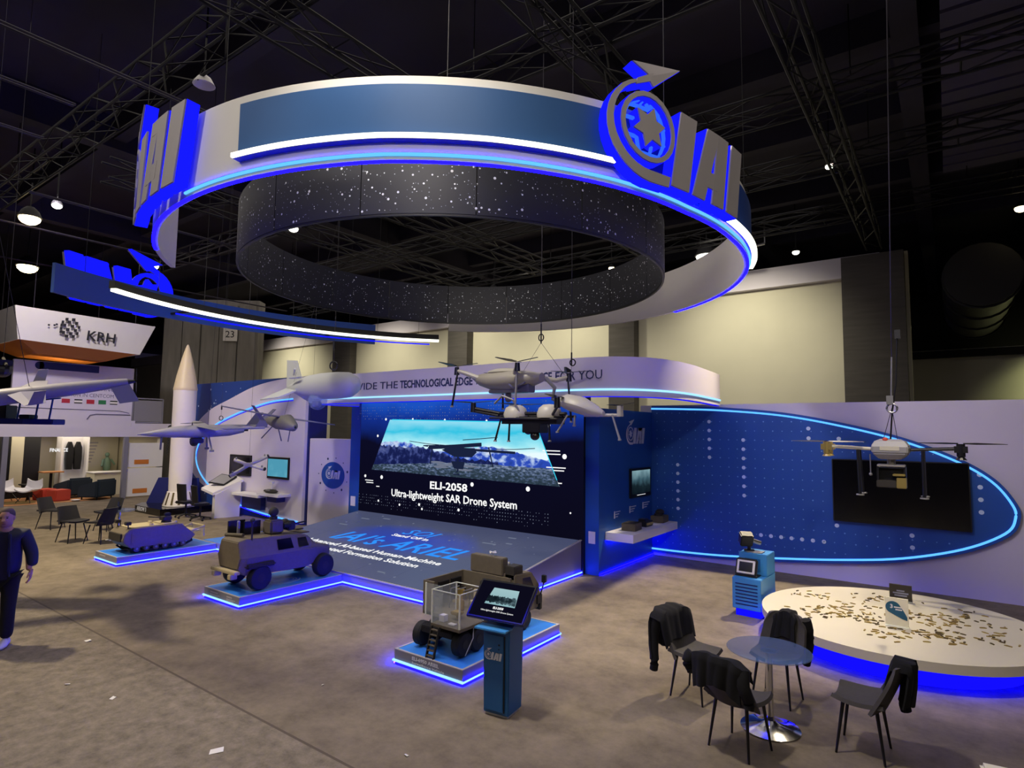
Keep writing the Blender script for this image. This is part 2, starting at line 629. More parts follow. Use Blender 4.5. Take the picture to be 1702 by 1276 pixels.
grad('px_sky', [(0.0, '#e8fbff'), (0.25, '#9fe9f5'), (0.6, '#35c4e4'), (1.0, '#8fdcf2')], 2, 2.35, 3.1, 1.0, 1, 1.6, 0.7, (0.7, 1, 2.2))
grad('px_mount', [(0.0, '#26409a'), (0.45, '#2f4fc0'), (0.6, '#9db6e8'), (1.0, '#f2f6ff')], 2, 1.6, 3.0, 0.95, 1, 5.0, 1.6, (1, 1, 1.5))
grad('px_forest', [(0.0, '#0e1340'), (0.5, '#1a2358'), (0.62, '#3a4684'), (1.0, '#7f8cc0')], 2, 1.4, 3.0, 0.9, 1, 7.0, 1.2)
grad('px_ground', [(0.0, '#1d2a3c'), (0.45, '#31414e'), (0.62, '#56688a'), (1.0, '#aab8cc')], 2, 1.2, 2.6, 0.9, 1, 11.0, 1.3, (1, 1, 2.5))
grad('px_back', [(0.0, '#0c0b1c'), (0.62, '#0d0d26'), (0.85, '#14308f'), (1.0, '#1d55c8')], 2, 0.7, 3.6, 0.9, 1, 0.5, 0.45)
grad('px_floor', [(0.0, '#2d3350'), (0.40, '#3a4360'), (0.55, '#3c4468'), (0.75, '#1f3bd0'), (1.0, '#2440e0')], 0, -30, 30, 0.42, 1, 0.42, 1.5)
grad('px_view', [(0.0, '#0b1420'), (0.35, '#20323c'), (0.6, '#4f7585'), (1.0, '#a8d4e0')], 2, 1.43, 2.06, 0.55, 1, 4.0, 0.6)
grad('px_map', [(0.0, '#4f9ab4'), (0.5, '#6fb6c8'), (1.0, '#5da6c0')], 2, 1.3, 1.95, 0.95, 1, 3.0, 0.9)


# the LED floor shows a blue cloud around the words, grey away from them
def floor_picture():
    m = M['px_floor']
    nt = m.node_tree
    nt.nodes.clear()
    out = nt.nodes.new('ShaderNodeOutputMaterial')
    e = nt.nodes.new('ShaderNodeEmission')
    tc = nt.nodes.new('ShaderNodeTexCoord')
    mp = nt.nodes.new('ShaderNodeMapping')
    mp.inputs['Location'].default_value = (9.6, -9.3, 0)
    vm = nt.nodes.new('ShaderNodeVectorMath')
    vm.operation = 'MULTIPLY'
    vm.inputs[1].default_value = (0.36, 0.75, 0)
    ln = nt.nodes.new('ShaderNodeVectorMath')
    ln.operation = 'LENGTH'
    n = nt.nodes.new('ShaderNodeTexNoise')
    n.inputs['Scale'].default_value = 0.9
    ad = nt.nodes.new('ShaderNodeMath')
    ad.operation = 'MULTIPLY_ADD'
    ad.inputs[1].default_value = 0.5
    r = nt.nodes.new('ShaderNodeValToRGB')
    el = r.color_ramp.elements
    for k, (p, c) in enumerate([(0.3, '#1540c8'), (0.75, '#3346a0')]):
        el[k].position = p
        el[k].color = (*lin(c), 1)
    x = el.new(1.0)
    x.color = (*lin('#4a5170'), 1)
    L = nt.links.new
    L(tc.outputs['Object'], mp.inputs[0])
    L(mp.outputs[0], vm.inputs[0])
    L(vm.outputs[0], ln.inputs[0])
    L(tc.outputs['Object'], n.inputs['Vector'])
    L(n.outputs[0], ad.inputs[0])
    L(ln.outputs['Value'], ad.inputs[2])
    L(ad.outputs[0], r.inputs[0])
    L(r.outputs[0], e.inputs[0])
    e.inputs[1].default_value = 0.75
    g = nt.nodes.new('ShaderNodeBsdfPrincipled')
    g.inputs['Base Color'].default_value = (*lin('#34363f'), 1)
    g.inputs['Roughness'].default_value = 0.4
    a = nt.nodes.new('ShaderNodeAddShader')
    L(e.outputs[0], a.inputs[0])
    L(g.outputs[0], a.inputs[1])
    L(a.outputs[0], out.inputs[0])


mat("stage_white", "#cfc8b4", 0.5, noise=0.02, nscale=2)
grad("px_kiosk", [(0.0, "#8fc0cc"), (1.0, "#c9eef0")], 2, 1.0, 1.3, 0.7)
grad("px_hills", [(0.0, "#142028"), (0.5, "#24343c"), (1.0, "#6d8a94")], 0, -.3, .3, 0.7, 1, 20, 2.0)

floor_picture()

# ------------------------------------------------------------------ the hall
def struct(name, b, m, smooth=0, bevel=0):
    return b.build(name, m, None, smooth, bevel, 'structure')


f1 = MB().box(-75, 14, 3.505, 60, -0.1, 0.0)
struct('floor', f1, 'carpet')
struct('floor', MB().box(-75, 14, -8, 3.475, -0.1, 0.002), 'carpet_aisle')
struct('floor', MB().box(-75, 14, 3.475, 3.505, -0.1, 0.001), 'carpet_seam')

ce = struct('ceiling', MB().box(-75, 20, -12, 60, 11.4, 11.6), 'ceiling')
for k, y in enumerate([-6, 0.2, 6.4, 10.5, 13.6, 17, 21.5, 26]):       # steel joists under the deck
    MB().box(-75, 20, y - .16, y + .16, 10.75, 11.4).build('joist', 'ceiling', ce, 0)
for x in (-27, -18.5, -5.9, -0.4, 3.0):
    MB().box(x - .22, x + .22, -10, 58, 10.5, 11.4).build('girder', 'ceiling', ce, 0)
for k in range(22):                                                     # ribbed deck showing at the upper right
    MB().box(0.15, 2.8, 7 + k * .62, 7.5 + k * .62, 10.38, 10.5).build('deck_rib', 'deck', ce, 0)

wb = struct('wall_back', MB().box(-62, -0.9, 24, 24.4, 0, 9.2), 'cream')
MB().box(-62, -1.7, 23.7, 24.0, 8.45, 9.2).build('ledge', 'white_wall', wb, 0)
for x0, x1 in ((-2.9, -0.95),):
    struct('trim_1', MB().box(-2.85, -1.0, 23.45, 24.1, 0, 9.12), 'pillar')
for n, (x0, x1) in enumerate([(-11.95, -10.75), (-21.5, -20.15), (-31.3, -29.6), (-45, -43.4), (-49.5, -48)]):
    struct('trim_%d' % (n + 2), MB().box(x0, x1, 23.5, 24.1, 0, 8.45), 'pillar')
struct('wall_right_far', MB().box(-2, 20, 31.0, 31.4, 0, 6.55), 'cream')
struct('trim_8', MB().box(-2, 20, 30.75, 31.0, 6.2, 6.5), 'dark_hall')
struct('wall_left_far', MB().box(-62, -61.6, -8, 24, 0, 10), 'dark_hall')
struct('wall_end', MB().box(-2, 20, 40, 40.3, 0, 11.4), 'dark_hall')

# fluted concrete column with its number plate
cl = MB()
for k, x in enumerate((-1.9, -0.95, 0, 0.95, 1.9)):
    cl.box(x - .44, x + .44, -.5 - .06 * (k % 2), .5, 0, 9.3)
cl.box(-2.45, 2.45, -.4, .4, 0, 9.6)
co_ = cl.build('column', 'concrete', None, 0)
co_.location = (-31.4, 16.0, 0)
co_.rotation_euler = (0, 0, radians(38))
tag(co_, 'broad fluted grey concrete column rising behind the white rocket', 'column')
pl = MB().box(-.36, .36, -.03, .03, -.36, .36).build('number_plate', 'paper', co_, 0, label='white number plate')
pl.location = (1.1, -.62, 7.75)
text('23', .5, 'ink', frame((0, -.035, -.17), (1, 0, 0), (0, 0, 1)), pl, .003, 'CENTER')


def rig_truss(name, p, q, wdt, hgt, label, m='rig', group=None, step=1.1, rod=.032):
    p, q = Vector(p), Vector(q)
    L = (q - p).length
    k = Matrix.Translation(p) @ (q - p).to_track_quat('X', 'Z').to_matrix().to_4x4()
    t = thing(name, label, 'truss', p, 0, group)
    t.rotation_euler = (q - p).to_track_quat('X', 'Z').to_euler()
    for a, b in ((-1, 0), (1, 0), (-1, 1), (1, 1)):
        MB().cyl((0, a * wdt / 2, b * hgt), (L, a * wdt / 2, b * hgt), rod, n=6).build('chord', m, t)
    la = MB()
    n = int(L / step)
    for i in range(n):
        x0, x1 = i * L / n, (i + 1) * L / n
        if i % 2:
            x0, x1 = x1, x0
        for a in (-1, 1):
            la.cyl((x0, a * wdt / 2, 0), (x1, a * wdt / 2, hgt), rod * .4, n=4)
        for b in (0, 1):
            la.cyl((x0, -wdt / 2, b * hgt), (x1, wdt / 2, b * hgt), rod * .55, n=4)
            la.cyl((x1, -wdt / 2, b * hgt), (x1, wdt / 2, b * hgt), rod * .55, n=4)
    la.build('lattice', m, t, 0, kind='stuff')
    if abs(q.x - p.x) > abs(q.y - p.y):
        for f in (.12, .5, .88):
            MB().cyl((L * f, 0, hgt), (L * f, 0, 11.4 - p.z), .012, n=4).build('hanging_wire', m, t)
    return t


rig_truss('lighting_truss', (-36, 4.75, 9.47), (-5.8, 4.9, 9.47), .58, .5, 'long dark truss crossing the upper left corner towards the ring')
rig_truss('lighting_truss', (-7.9, 8.45, 9.47), (-2.2, 8.5, 9.47), .5, .4, 'truss passing behind the arrow tip of the big ring emblem')
rig_truss('lighting_truss', (-7.6, 12.9, 9.47), (5, 12.9, 9.47), .5, .45, 'first truss above the right wall, just right of the ring letters')
rig_truss('lighting_truss', (-7.6, 16.3, 9.47), (5, 16.2, 9.47), .5, .45, 'second truss above the right wall, behind the first')
rig_truss('lighting_truss', (-31, 20.4, 9.47), (5, 20.3, 9.47), .5, .45, 'farthest long truss, just above the top of the cream hall wall')
rig_truss('lighting_truss', (-1.75, 2.5, 8.9), (-1.75, 22.5, 9.0), .42, .5, 'ladder-like truss running away from the camera at upper right')
rig_truss('lighting_truss', (-4.65, 3.5, 8.9), (-4.65, 11.0, 8.9), .5, .5, 'truss running down to the ring emblem from the top edge')
rig_truss('lighting_truss', (-8.1, 2.5, 8.9), (-8.1, 19.0, 8.9), .5, .5, 'truss running away over the middle of the ring')
rig_truss('lighting_truss', (-28, 11.1, 9.47), (-10, 11.1, 9.47), .5, .45, 'truss seen through the left half of the ring opening', 'rig_light')
rig_truss('lighting_truss', (-26, 15.6, 9.47), (-9.2, 15.6, 9.47), .5, .45, 'truss seen through the ring opening just above its far edge')
rig_truss('lighting_truss', (-16.5, 5.5, 8.9), (-16.5, 19.0, 9.0), .5, .5, 'truss running away at the far left inside the ring opening')
rig_truss('lighting_truss', (-12.6, 8.5, 8.9), (-12.6, 19.0, 9.0), .5, .5, 'truss running away through the left part of the ring opening')


def rail(p, q, label, m='rig_light', wd=.05):
    t = MB()
    d = (Vector(q) - Vector(p)).normalized()
    s = Vector((-d.y, d.x, 0)) * wd
    t.cyl(Vector(p) + s, Vector(q) + s, .022, n=6).cyl(Vector(p) - s, Vector(q) - s, .022, n=6)
    o = t.build('ceiling_rail', m, None)
    tag(o, label, 'rail')


rail((-11.6, -1, 9.05), (-11.6, 8.2, 9.05), 'pale twin ceiling rail meeting the left end of the ring')
rail((-13.45, 0.5, 9.05), (-13.45, 3.9, 9.05), 'short pale ceiling rail at the left edge, second from the ring')
rail((-15.6, 1.5, 9.05), (-15.6, 4.0, 9.05), 'short dim ceiling rail at the left edge, third from the ring')
rail((-19.5, 4.8, 9.05), (-19.5, 14, 9.05), 'long dim ceiling rail above the two warm lamps')
rail((-23.0, 4.8, 9.05), (-23.0, 16, 9.05), 'lower dim ceiling rail passing just under the upper warm lamp')
rail((-28.0, 3.5, 9.05), (-28.0, 18, 9.05), 'lowest dim ceiling rail, just above the lower warm lamp')

# ventilation ducts over the far right
for x, y0, y1, z, r, lb in ((1.0, 22.5, 29.5, 7.75, .95, 'left one of two round black ducts at the far right ceiling'),
                            (3.6, 22.5, 29.5, 7.65, 1.05, 'right one of two round black ducts at the far right ceiling')):
    t = thing('ventilation_duct', lb, 'duct', (x, y0, z))
    MB().cyl((0, 0, 0), (0, y1 - y0, 0), r, n=24).build('duct_body', 'duct', t)
    for k in (0.02, .33, .66, .99):
        MB().cyl((0, (y1 - y0) * k, 0), (0, (y1 - y0) * k + .08, 0), r + .06, n=24).build('flange', 'duct', t)
cd = MB().tube([(-7.6, 22.5, 9.2), (-5.6, 22.4, 9.2), (-5.6, 22.3, 9.7), (-5.1, 22.3, 9.75)], .055, 8).tube([(-7.4, 22.2, 9.15), (-6.6, 22.2, 9.15), (-6.6, 22.2, 9.6)], .055, 8).cyl((-5.1, 22.3, 9.75), (-5.1, 22.3, 10.75), .03, n=6).cyl((-6.6, 22.2, 9.6), (-6.6, 22.2, 10.4), .03, n=6).cyl((-7.4, 22.2, 9.15), (-7.4, 22.2, 10.4), .02, n=6).build('pipe', 'steel', None)
tag(cd, 'pale bent conduit pipe just right of the ring over the cream wall', 'pipe')
cd = MB().tube([(2.3, 20, 7.6), (4.5, 20.8, 8.2), (4.6, 20.8, 10.5)], .06, 8).build('pipe', 'steel', None)
tag(cd, 'pale straight pipe under the ceiling at the right edge', 'pipe')

# lamps of the hall
for (x, y, z, r, m, lb) in ((-22.5, 5.6, 9.2, .30, 'lamp_warm', 'upper of two warm round lamps at the left edge'),
                            (-30.0, 7.52, 9.3, .38, 'lamp_warm', 'lower of two warm round lamps at the left edge'),
                            (-20.5, 5.7, 9.2, .14, 'lamp_white', 'small white lamp just above the two warm lamps'),
                            (-25.4, 10.3, 9.3, .26, 'lamp_white', 'bright white floodlight by the lower left tip of the ring'),
                            (-16.0, 10.4, 9.0, .16, 'lamp_white', 'white floodlight seen through the left of the ring opening'),
                            (-6.85, 21.2, 9.3, .40, 'lamp_white', 'bright panel lamp glowing inside the right end of the ring'),
                            (-16.4, 20.9, 9.3, .18, 'lamp_white', 'small lamp seen through the middle of the ring opening'),
                            (-10.4, 20.7, 9.3, .12, 'lamp_warm', 'tiny warm lamp in the right part of the ring opening'),
                            (-2.1, 15.8, 9.4, .10, 'lamp_white', 'small square lamp on the crossing of two trusses at right'),
                            (-4.1, 22.4, 9.3, .13, 'lamp_white', 'small oval lamp below the pipe over the cream wall'),
                            (1.9, 21.8, 9.4, .16, 'lamp_warm', 'small lamp above a pale grille at the right edge'),
                            (4.1, 29.5, 6.9, .34, 'lamp_white', 'bright lamp washing the far right wall at the frame edge')):
    t = thing('hall_lamp', lb, 'lamp', (x, y, z))
    MB().lathe([(r * .35, r * 1.1), (r * .75, r * .7), (r * 1.05, 0), (r, 0)], 16).build('housing', 'rig', t)
    MB().ball((0, 0, -.03), (r * .92, r * .92, r * .62), 14, 8).build('bulb', m, t)
    MB().cyl((0, 0, r), (0, 0, 11.4 - z), .02, n=5).build('hanger', 'rig', t)
for (x, y, z, lb) in ((-11.2, 5.25, 9.35, 'unlit white bell lamp hanging above the left of the ring'),):
    t = thing('hall_lamp', lb, 'lamp', (x, y, z))
    MB().lathe([(.04, .2), (.12, .14), (.2, 0), (.19, 0), (.10, .13)], 18).build('shade', 'white', t)
    MB().cyl((0, 0, .19), (0, 0, 11.4 - z), .018, n=5).build('hanger', 'rig', t)

# ------------------------------------------------------------------ hanging ring sign
RC = (-7.2, 8.09)


WOB = [(-140, .955), (-120, .96), (-108, .965), (-90, .983), (-76, 1.0), (-57, 1.025), (-45, 1.025), (-30, 1.012), (-15, .99), (0, .99), (18, 1.0), (140, 1.0)]


def wob(a, r):
    """the hung fabric ring is not quite round"""
    if r < 4.5 or r > 5.5:
        return 1.0
    for (x0, y0), (x1, y1) in zip(WOB, WOB[1:]):
        if x0 <= a <= x1:
            t = (a - x0) / (x1 - x0)
            return y0 + (y1 - y0) * t
    return 1.0


def band(b, c, r0, r1, a0, a1, z0, z1, n=48):
    vs, fs = [], []
    R0, R1 = r0, r1
    for i in range(n + 1):
        a = radians(a0 + (a1 - a0) * i / n)
        k = wob(a0 + (a1 - a0) * i / n, R0)
        r0, r1 = R0 + 5 * (k - 1), R1 + 5 * (k - 1)
        for r, z in ((r0, z0), (r1, z0), (r1, z1), (r0, z1)):
            vs.append((c[0] + r * cos(a), c[1] + r * sin(a), z - (k - 1) * 2.4 * (z - 5.5)))
    for i in range(n):
        for k in range(4):
            fs.append((i * 4 + k, i * 4 + (k + 1) % 4, i * 4 + 4 + (k + 1) % 4, i * 4 + 4 + k))
    fs += [(3, 2, 1, 0), (n * 4, n * 4 + 1, n * 4 + 2, n * 4 + 3)]
    return b.add(vs, fs)


def arcpts(c, r, a0, a1, z, n=48):
    A = [a0 + (a1 - a0) * i / n for i in range(n + 1)]
    return [(c[0] + (r + 5 * (wob(a, r) - 1)) * cos(radians(a)), c[1] + (r + 5 * (wob(a, r) - 1)) * sin(radians(a)), z) for a in A]


def bend_emblem(b, polys, ang, r, z, sc, d0, d1, grow=0.0, flip=1):
    """emblem polygons wrapped on a cylinder of radius r about RC (read from outside)"""
    for p in polys:
        cx, cy = sum(q[0] for q in p) / len(p), sum(q[1] for q in p) / len(p)
        vs = []
        for d in (d0, d1):
            for x, y in p:
                if grow:
                    l = sqrt((x - cx) ** 2 + (y - cy) ** 2) + 1e-6
                    x, y = x + (x - cx) / l * grow, y + (y - cy) / l * grow
                a = radians(ang) + x * sc / r
                q = r + d + 5 * (wob(math.degrees(a), r) - 1)
                vs.append((RC[0] + q * cos(a), RC[1] + q * sin(a), z + y * sc))
        n = len(p)
        b.add(vs, [tuple(range(n))[::-1], tuple(range(n, 2 * n))] + [(i, (i + 1) % n, n + (i + 1) % n, n + i) for i in range(n)])


ring = thing('ring_sign', 'huge white and blue ring sign hanging over the exhibition booth', 'sign', (0, 0, 0))
band(MB(), RC, 4.93, 5.0, -131, 134, 5.5, 6.42, 110).build('ring_band', 'fabric_white', ring, 30)
band(MB(), RC, 5.0, 5.05, -76, -27.5, 5.74, 6.3, 30).build('front_panel', 'blue_band', ring, 30, label='blue panel on the front of the ring')
band(MB(), RC, 5.0, 5.04, -27.5, 24, 5.62, 6.3, 30).build('emblem_panel', 'blue_dark', ring, 30, label='dark blue panel behind the emblem')
band(MB(), RC, 5.09, 5.12, -76.3, -28.2, 5.69, 5.735, 40).build('light_bar', 'led_white', ring, 30, label='white light bar under the blue panel')
band(MB(), RC, 5.04, 5.12, -5.5, 24, 5.60, 5.65, 20).build('light_bar', 'led_white', ring, 30)
band(MB(), RC, 5.0, 5.089, -76.3, -28.2, 5.685, 5.735, 40).build('bar_shield', 'navy', ring, 30)  # added ledge keeping the bar's white light off the band below
band(MB(), RC, 5.001, 5.012, -88, 24, 5.572, 5.576, 90).build('glow_strip', 'glow_blue', ring, 0)  # added emitter that tints the lower edge of the band blue
MB().tube(arcpts(RC, 5.015, -88, 60, 5.55, 90), .017, 6).build('blue_light_strip', 'led_blue', ring)
band(MB(), RC, 4.955, 5.0, -118, 60, 5.485, 5.499, 90).build('glow_strip', 'glow_blue', ring, 0)
for ang, nm in ((-22.0, 'emblem'), (-102.3, 'emblem')):
    b = MB()
    bend_emblem(b, EMB, ang, 5.06, 5.57, .90, .15, .17)
    e = b.build(nm, 'grey_face', ring, 0, label='large grey company emblem edged in blue light')
    b = MB()
    bend_emblem(b, EMB, ang, 5.06, 5.57, .90, .0, .15, .012)
    b.build('halo', 'glow_outline', e, 0)
    b = MB()
    bend_emblem(b, GLB, ang, 5.06, 5.57, .90, .05, .09)
    b.build('globe_grid', 'globe_light', e, 0)
for a in (-112, -80, -50, -20, 20, 70, 120):
    x, y = RC[0] + 4.96 * cos(radians(a)), RC[1] + 4.96 * sin(radians(a))
    MB().cyl((x, y, 6.42), (x, y, 11.4), .005, n=4).build('hanging_wire', 'rig', ring)

drum = thing('ring_drum', 'dark inner drum of the ring sign printed with white dots', 'drum', (0, 0, 0))
for k in range(16):                                                    # sewn panels
    band(MB(), RC, 3.66, 3.70, k * 22.5 + .12, (k + 1) * 22.5 - .12, 5.5, 6.4, 6).build('drum_panel', 'drum', drum, 30)
band(MB(), RC, 3.665, 3.695, 0, 360, 5.47, 5.499, 96).build('hem_tube', 'black', drum, 30)
rd = random.Random(3)
for nm, m, cnt, rmin, rmax in (('dot_print', 'dot_white', 900, .006, .019), ('dot_print', 'dot_dim', 1500, .004, .009)):
    b = MB()
    for k in range(cnt):
        a = rd.uniform(0, 2 * pi)
        z = 5.54 + .82 * rd.random()
        if k % 3 == 0:
            a = round(a / (2 * pi / 340)) * (2 * pi / 340)
            z = 5.54 + .055 * rd.randrange(15)
        r = rmin + (rmax - rmin) * rd.random() ** 3
        for R in (3.7025, 3.6575):
            cs = [(RC[0] + R * cos(a + r * cos(t) / R), RC[1] + R * sin(a + r * cos(t) / R), z + r * sin(t)) for t in [i * pi / 3 for i in range(6)]]
            b.add(cs, [(0, 1, 2, 3, 4, 5)])
    b.build(nm, m, drum, 0, kind='stuff')

far = thing('ring_tail', 'dark blue outer arc of the hanging ring at the left, with a white light bar', 'sign', (0, 0, 0))
band(MB(), RC, 8.15, 8.22, -210.5, -150, 5.5, 6.1, 50).build('arc_band', 'blue_dark', far, 30)
band(MB(), RC, 6.74, 6.86, -224, -149, 5.53, 5.68, 60).build('bar_housing', 'black', far, 30)
band(MB(), RC, 6.70, 6.82, -224, -149, 5.47, 5.53, 60).build('light_bar', 'led_white', far, 30)
MB().tube(arcpts(RC, 7.25, -222, -166, 5.46, 50), .02, 6).build('blue_light_strip', 'glow_outline', far)
for k in range(7):
    a = radians(-219 + k * 10)
    MB().cyl((RC[0] + 6.8 * cos(a), RC[1] + 6.8 * sin(a), 5.68), (RC[0] + 6.8 * cos(a), RC[1] + 6.8 * sin(a), 11.4), .005, n=4).build('hanging_wire', 'rig', far)
for a in (-205, -180, -155):
    x, y = RC[0] + 8.18 * cos(radians(a)), RC[1] + 8.18 * sin(radians(a))
    MB().cyl((x, y, 6.1), (x, y, 11.4), .005, n=4).build('hanging_wire', 'rig', far)
for a in (-200, -170):
    x, y = cos(radians(a)), sin(radians(a))
    MB().cyl((RC[0] + 6.8 * x, RC[1] + 6.8 * y, 5.62), (RC[0] + 8.16 * x, RC[1] + 8.16 * y, 5.62), .03, n=6).build('strut', 'black', far)
b = MB()
bend_emblem(b, EMB, -164.3, 8.26, 5.52, .93, .0, .12, .03)
b.build('emblem', 'glow_outline', far, 0, label='blue glowing back of the company emblem')
b = MB()
bend_emblem(b, EMB, -164.3, 8.26, 5.52, .93, .12, .18, .0)
b.build('emblem_face', 'grey_face', far, 0)

# ------------------------------------------------------------------ fascia with the slogan
hp = [(-13.2, 10.85), (-13.35, 10.2), (-13.25, 9.65), (-12.8, 9.36), (-12.2, 9.3)] + [(-12.2 + .4 * k, 9.3) for k in range(1, 17)] + \
     [(-5.3, 9.32), (-4.75, 9.45), (-4.3, 9.85), (-4.05, 10.5), (-3.98, 11.3), (-4.02, 12.2), (-4.12, 13.55)]
hp = [(p.x, p.y) for p in crom([(x, y, 0) for x, y in hp], 3)]


def ribbon(b, pts, off0, off1, z0, z1):
    n = len(pts)
    vs, fs = [], []
    for i, (x, y) in enumerate(pts):
        a, c = pts[max(0, i - 1)], pts[min(n - 1, i + 1)]
        d = Vector((c[0] - a[0], c[1] - a[1])).normalized()
        nx, ny = d.y, -d.x
        for o, z in ((off0, z0), (off1, z0), (off1, z1), (off0, z1)):
            vs.append((x + nx * o, y + ny * o, z))
    for i in range(n - 1):
        for k in range(4):
            fs.append((i * 4 + k, i * 4 + (k + 1) % 4, i * 4 + 4 + (k + 1) % 4, i * 4 + 4 + k))
    fs += [(3, 2, 1, 0), tuple((n - 1) * 4 + k for k in range(4))]
    return b.add(vs, fs)


hd = thing('fascia_sign', 'long white curved fascia with a blue slogan above the video wall', 'sign', (0, 0, 0))
ribbon(MB(), hp, -.12, 0, 3.5, 4.2).build('fascia_band', 'white_wall', hd, 30)
ribbon(MB(), hp, 0, .02, 3.60, 3.635).build('light_strip', 'led_core', hd, 30)
ribbon(MB(), hp, -.10, -.02, 3.488, 3.5).build('glow_strip', 'glow_soft', hd, 0)
MB().box(-13.0, -5.0, 9.45, 10.7, 4.0, 4.06).box(-5.9, -4.4, 10.7, 13.55, 4.0, 4.06).build('canopy_top', 'white_wall', hd, 0)
tf = frame((-12.62, 9.295, 3.80), (1, 0, 0), (0, 0, 1))
text('WE PROVIDE THE ', .235, 'ink_navy', tf, hd, .003, width=2.62)
text('TECHNOLOGICAL EDGE', .235, 'ink_navy', frame((-9.92, 9.295, 3.80), (1, 0, 0), (0, 0, 1)), hd, .003, bold=.006, width=2.12)
text('THAT IS THE', .235, 'ink_navy', frame((-7.74, 9.295, 3.80), (1, 0, 0), (0, 0, 1)), hd, .003, width=.86)
text('DIFFERENCE', .235, 'ink_navy', frame((-6.82, 9.295, 3.80), (1, 0, 0), (0, 0, 1)), hd, .003, bold=.006, width=.92)
text('FOR YOU', .235, 'ink_navy', frame((-5.83, 9.295, 3.80), (1, 0, 0), (0, 0, 1)), hd, .003, width=.96)

# ------------------------------------------------------------------ video wall
vw = thing('video_wall', 'large dark video wall showing a drone over a mountain landscape', 'screen', (0, 0, 0))
MB().box(-13.0, -6.06, 10.8, 11.1, 0, 3.9).build('screen_cabinet', 'black', vw, 0)
MB().box(-13.0, -6.06, 10.78, 10.8, .67, 3.9).build('screen', 'px_back', vw, 0)
MB().box(-13.42, -13.0, 10.785, 11.1, 0, 3.95).build('side_pillar', 'blue_wall', vw, 0, label='blue pillar left of the screen')
MB().box(-13.33, -13.14, 10.775, 10.785, .78, 1.04).build('notice', 'paper', vw, 0)
TL, TR, BR, BL = (-11.85, 3.13), (-7.25, 3.06), (-6.62, 1.72), (-12.5, 1.80)


def pic(u, v, d=0.0):
    x = (BL[0] * (1 - u) + BR[0] * u) * (1 - v) + (TL[0] * (1 - u) + TR[0] * u) * v
    z = (BL[1] * (1 - u) + BR[1] * u) * (1 - v) + (TL[1] * (1 - u) + TR[1] * u) * v
    return (x, 10.776 - d, z)


def strip_poly(lo, hi, d, name, m):
    n = len(lo)
    b = MB()
    b.add([pic(i / (n - 1), lo[i], d) for i in range(n)] + [pic(i / (n - 1), hi[i], d) for i in range(n)], [(i, i + 1, n + i + 1, n + i) for i in range(n - 1)])
    return b.build(name, m, vw, 0)


rd = random.Random(11)
N = 80
strip_poly([0] * (N + 1), [1] * (N + 1), 0, 'picture_sky', 'px_sky')
mt = [.50 + .07 * sin(i * .13 + .4) + .03 * rd.random() - .10 * max(0, i / N - .55) for i in range(N + 1)]
strip_poly([0] * (N + 1), mt, .002, 'picture_mountains', 'px_mount')
tr = [(.46 if i < 30 else .40 - .10 * min(1, (i - 30) / 14)) + .06 * rd.random() if i < 62 else .2 for i in range(N + 1)]
strip_poly([0] * (N + 1), [t if i < 60 else .05 for i, t in enumerate(tr)], .004, 'picture_forest', 'px_forest')
gd = [.10 + .16 * min(1, i / 45) + .015 * rd.random() for i in range(N + 1)]
strip_poly([0] * (N + 1), gd, .006, 'picture_ground', 'px_ground')
MB().tube([pic(0.02, 1, .004), pic(1, 1, .004)], .012, 4).tube([pic(1, 1, .004), pic(1.0, .1, .004)], .010, 4).build('picture_edge', 'px_glow', vw)
# the drone inside the picture
b = MB()


def ps(pts, w=.02):
    b.tube([pic(u, v, .010) for u, v in pts], w, 4)


ps([(.34, .50), (.50, .545), (.66, .60)], .045)
ps([(.36, .52), (.36, .20)], .018)
ps([(.52, .46), (.52, .10)], .026)
ps([(.70, .56), (.71, .22)], .018)
ps([(.62, .50), (.84, .49)], .028)
ps([(.33, .52), (.30, .53), (.40, .55)], .012)
ps([(.20, .60), (.33, .565), (.46, .555)], .008)
ps([(.55, .665), (.66, .70), (.76, .735)], .009)
ps([(.74, .53), (.84, .545), (.95, .58)], .008)
ps([(.52, .12), (.50, .05), (.53, .05)], .018)
b.add([pic(u, v, .012) for u, v in ((.42, .47), (.47, .53), (.62, .53), (.63, .46), (.60, .37), (.50, .36))], [(0, 1, 2, 3, 4, 5)])
b.add([pic(u, v, .012) for u, v in ((.48, .28), (.56, .28), (.55, .15), (.50, .15))], [(0, 1, 2, 3)])
b.build('picture_drone', 'px_silhouette', vw, 0)
b = MB()
for u, v in ((.40, .24), (.44, .20), (.50, .23), (.58, .21), (.42, .16), (.55, .14)):
    b.add([pic(u + .045 * cos(t) * (1 + .2 * cos(3 * t)), v + .022 * sin(t), .008) for t in [k * pi / 5 for k in range(10)]], [tuple(range(10))])
b.build('picture_rocks', 'px_soft', vw, 0)
tf = lambda x, z: frame((x, 10.772, z), (1, 0, 0), (0, 0, 1))
text('ELI-2058', .25, 'px_white', tf(-10.36, 1.44), vw, .002, bold=.006, width=1.2)
text('Ultra-lightweight SAR Drone System', .26, 'px_white', tf(-11.72, 1.16), vw, .002, bold=.004, width=4.0)
b, b2 = MB(), MB()
for k in range(900):
    z = rd.uniform(.85, 1.15) if k % 2 else rd.uniform(3.12, 3.5)
    x = rd.choice((-12.6, -11.5, -10.4, -9.6, -8.6, -7.9, -7.4)) + rd.uniform(-.5, .5)
    x, z = round(x / .075) * .075, round(z / .075) * .075
    r = rd.choice((.007, .009, .012))
    b.add([(x + r * cos(t), 10.774, z + r * sin(t)) for t in [i * pi / 3 for i in range(6)]], [tuple(range(6))])
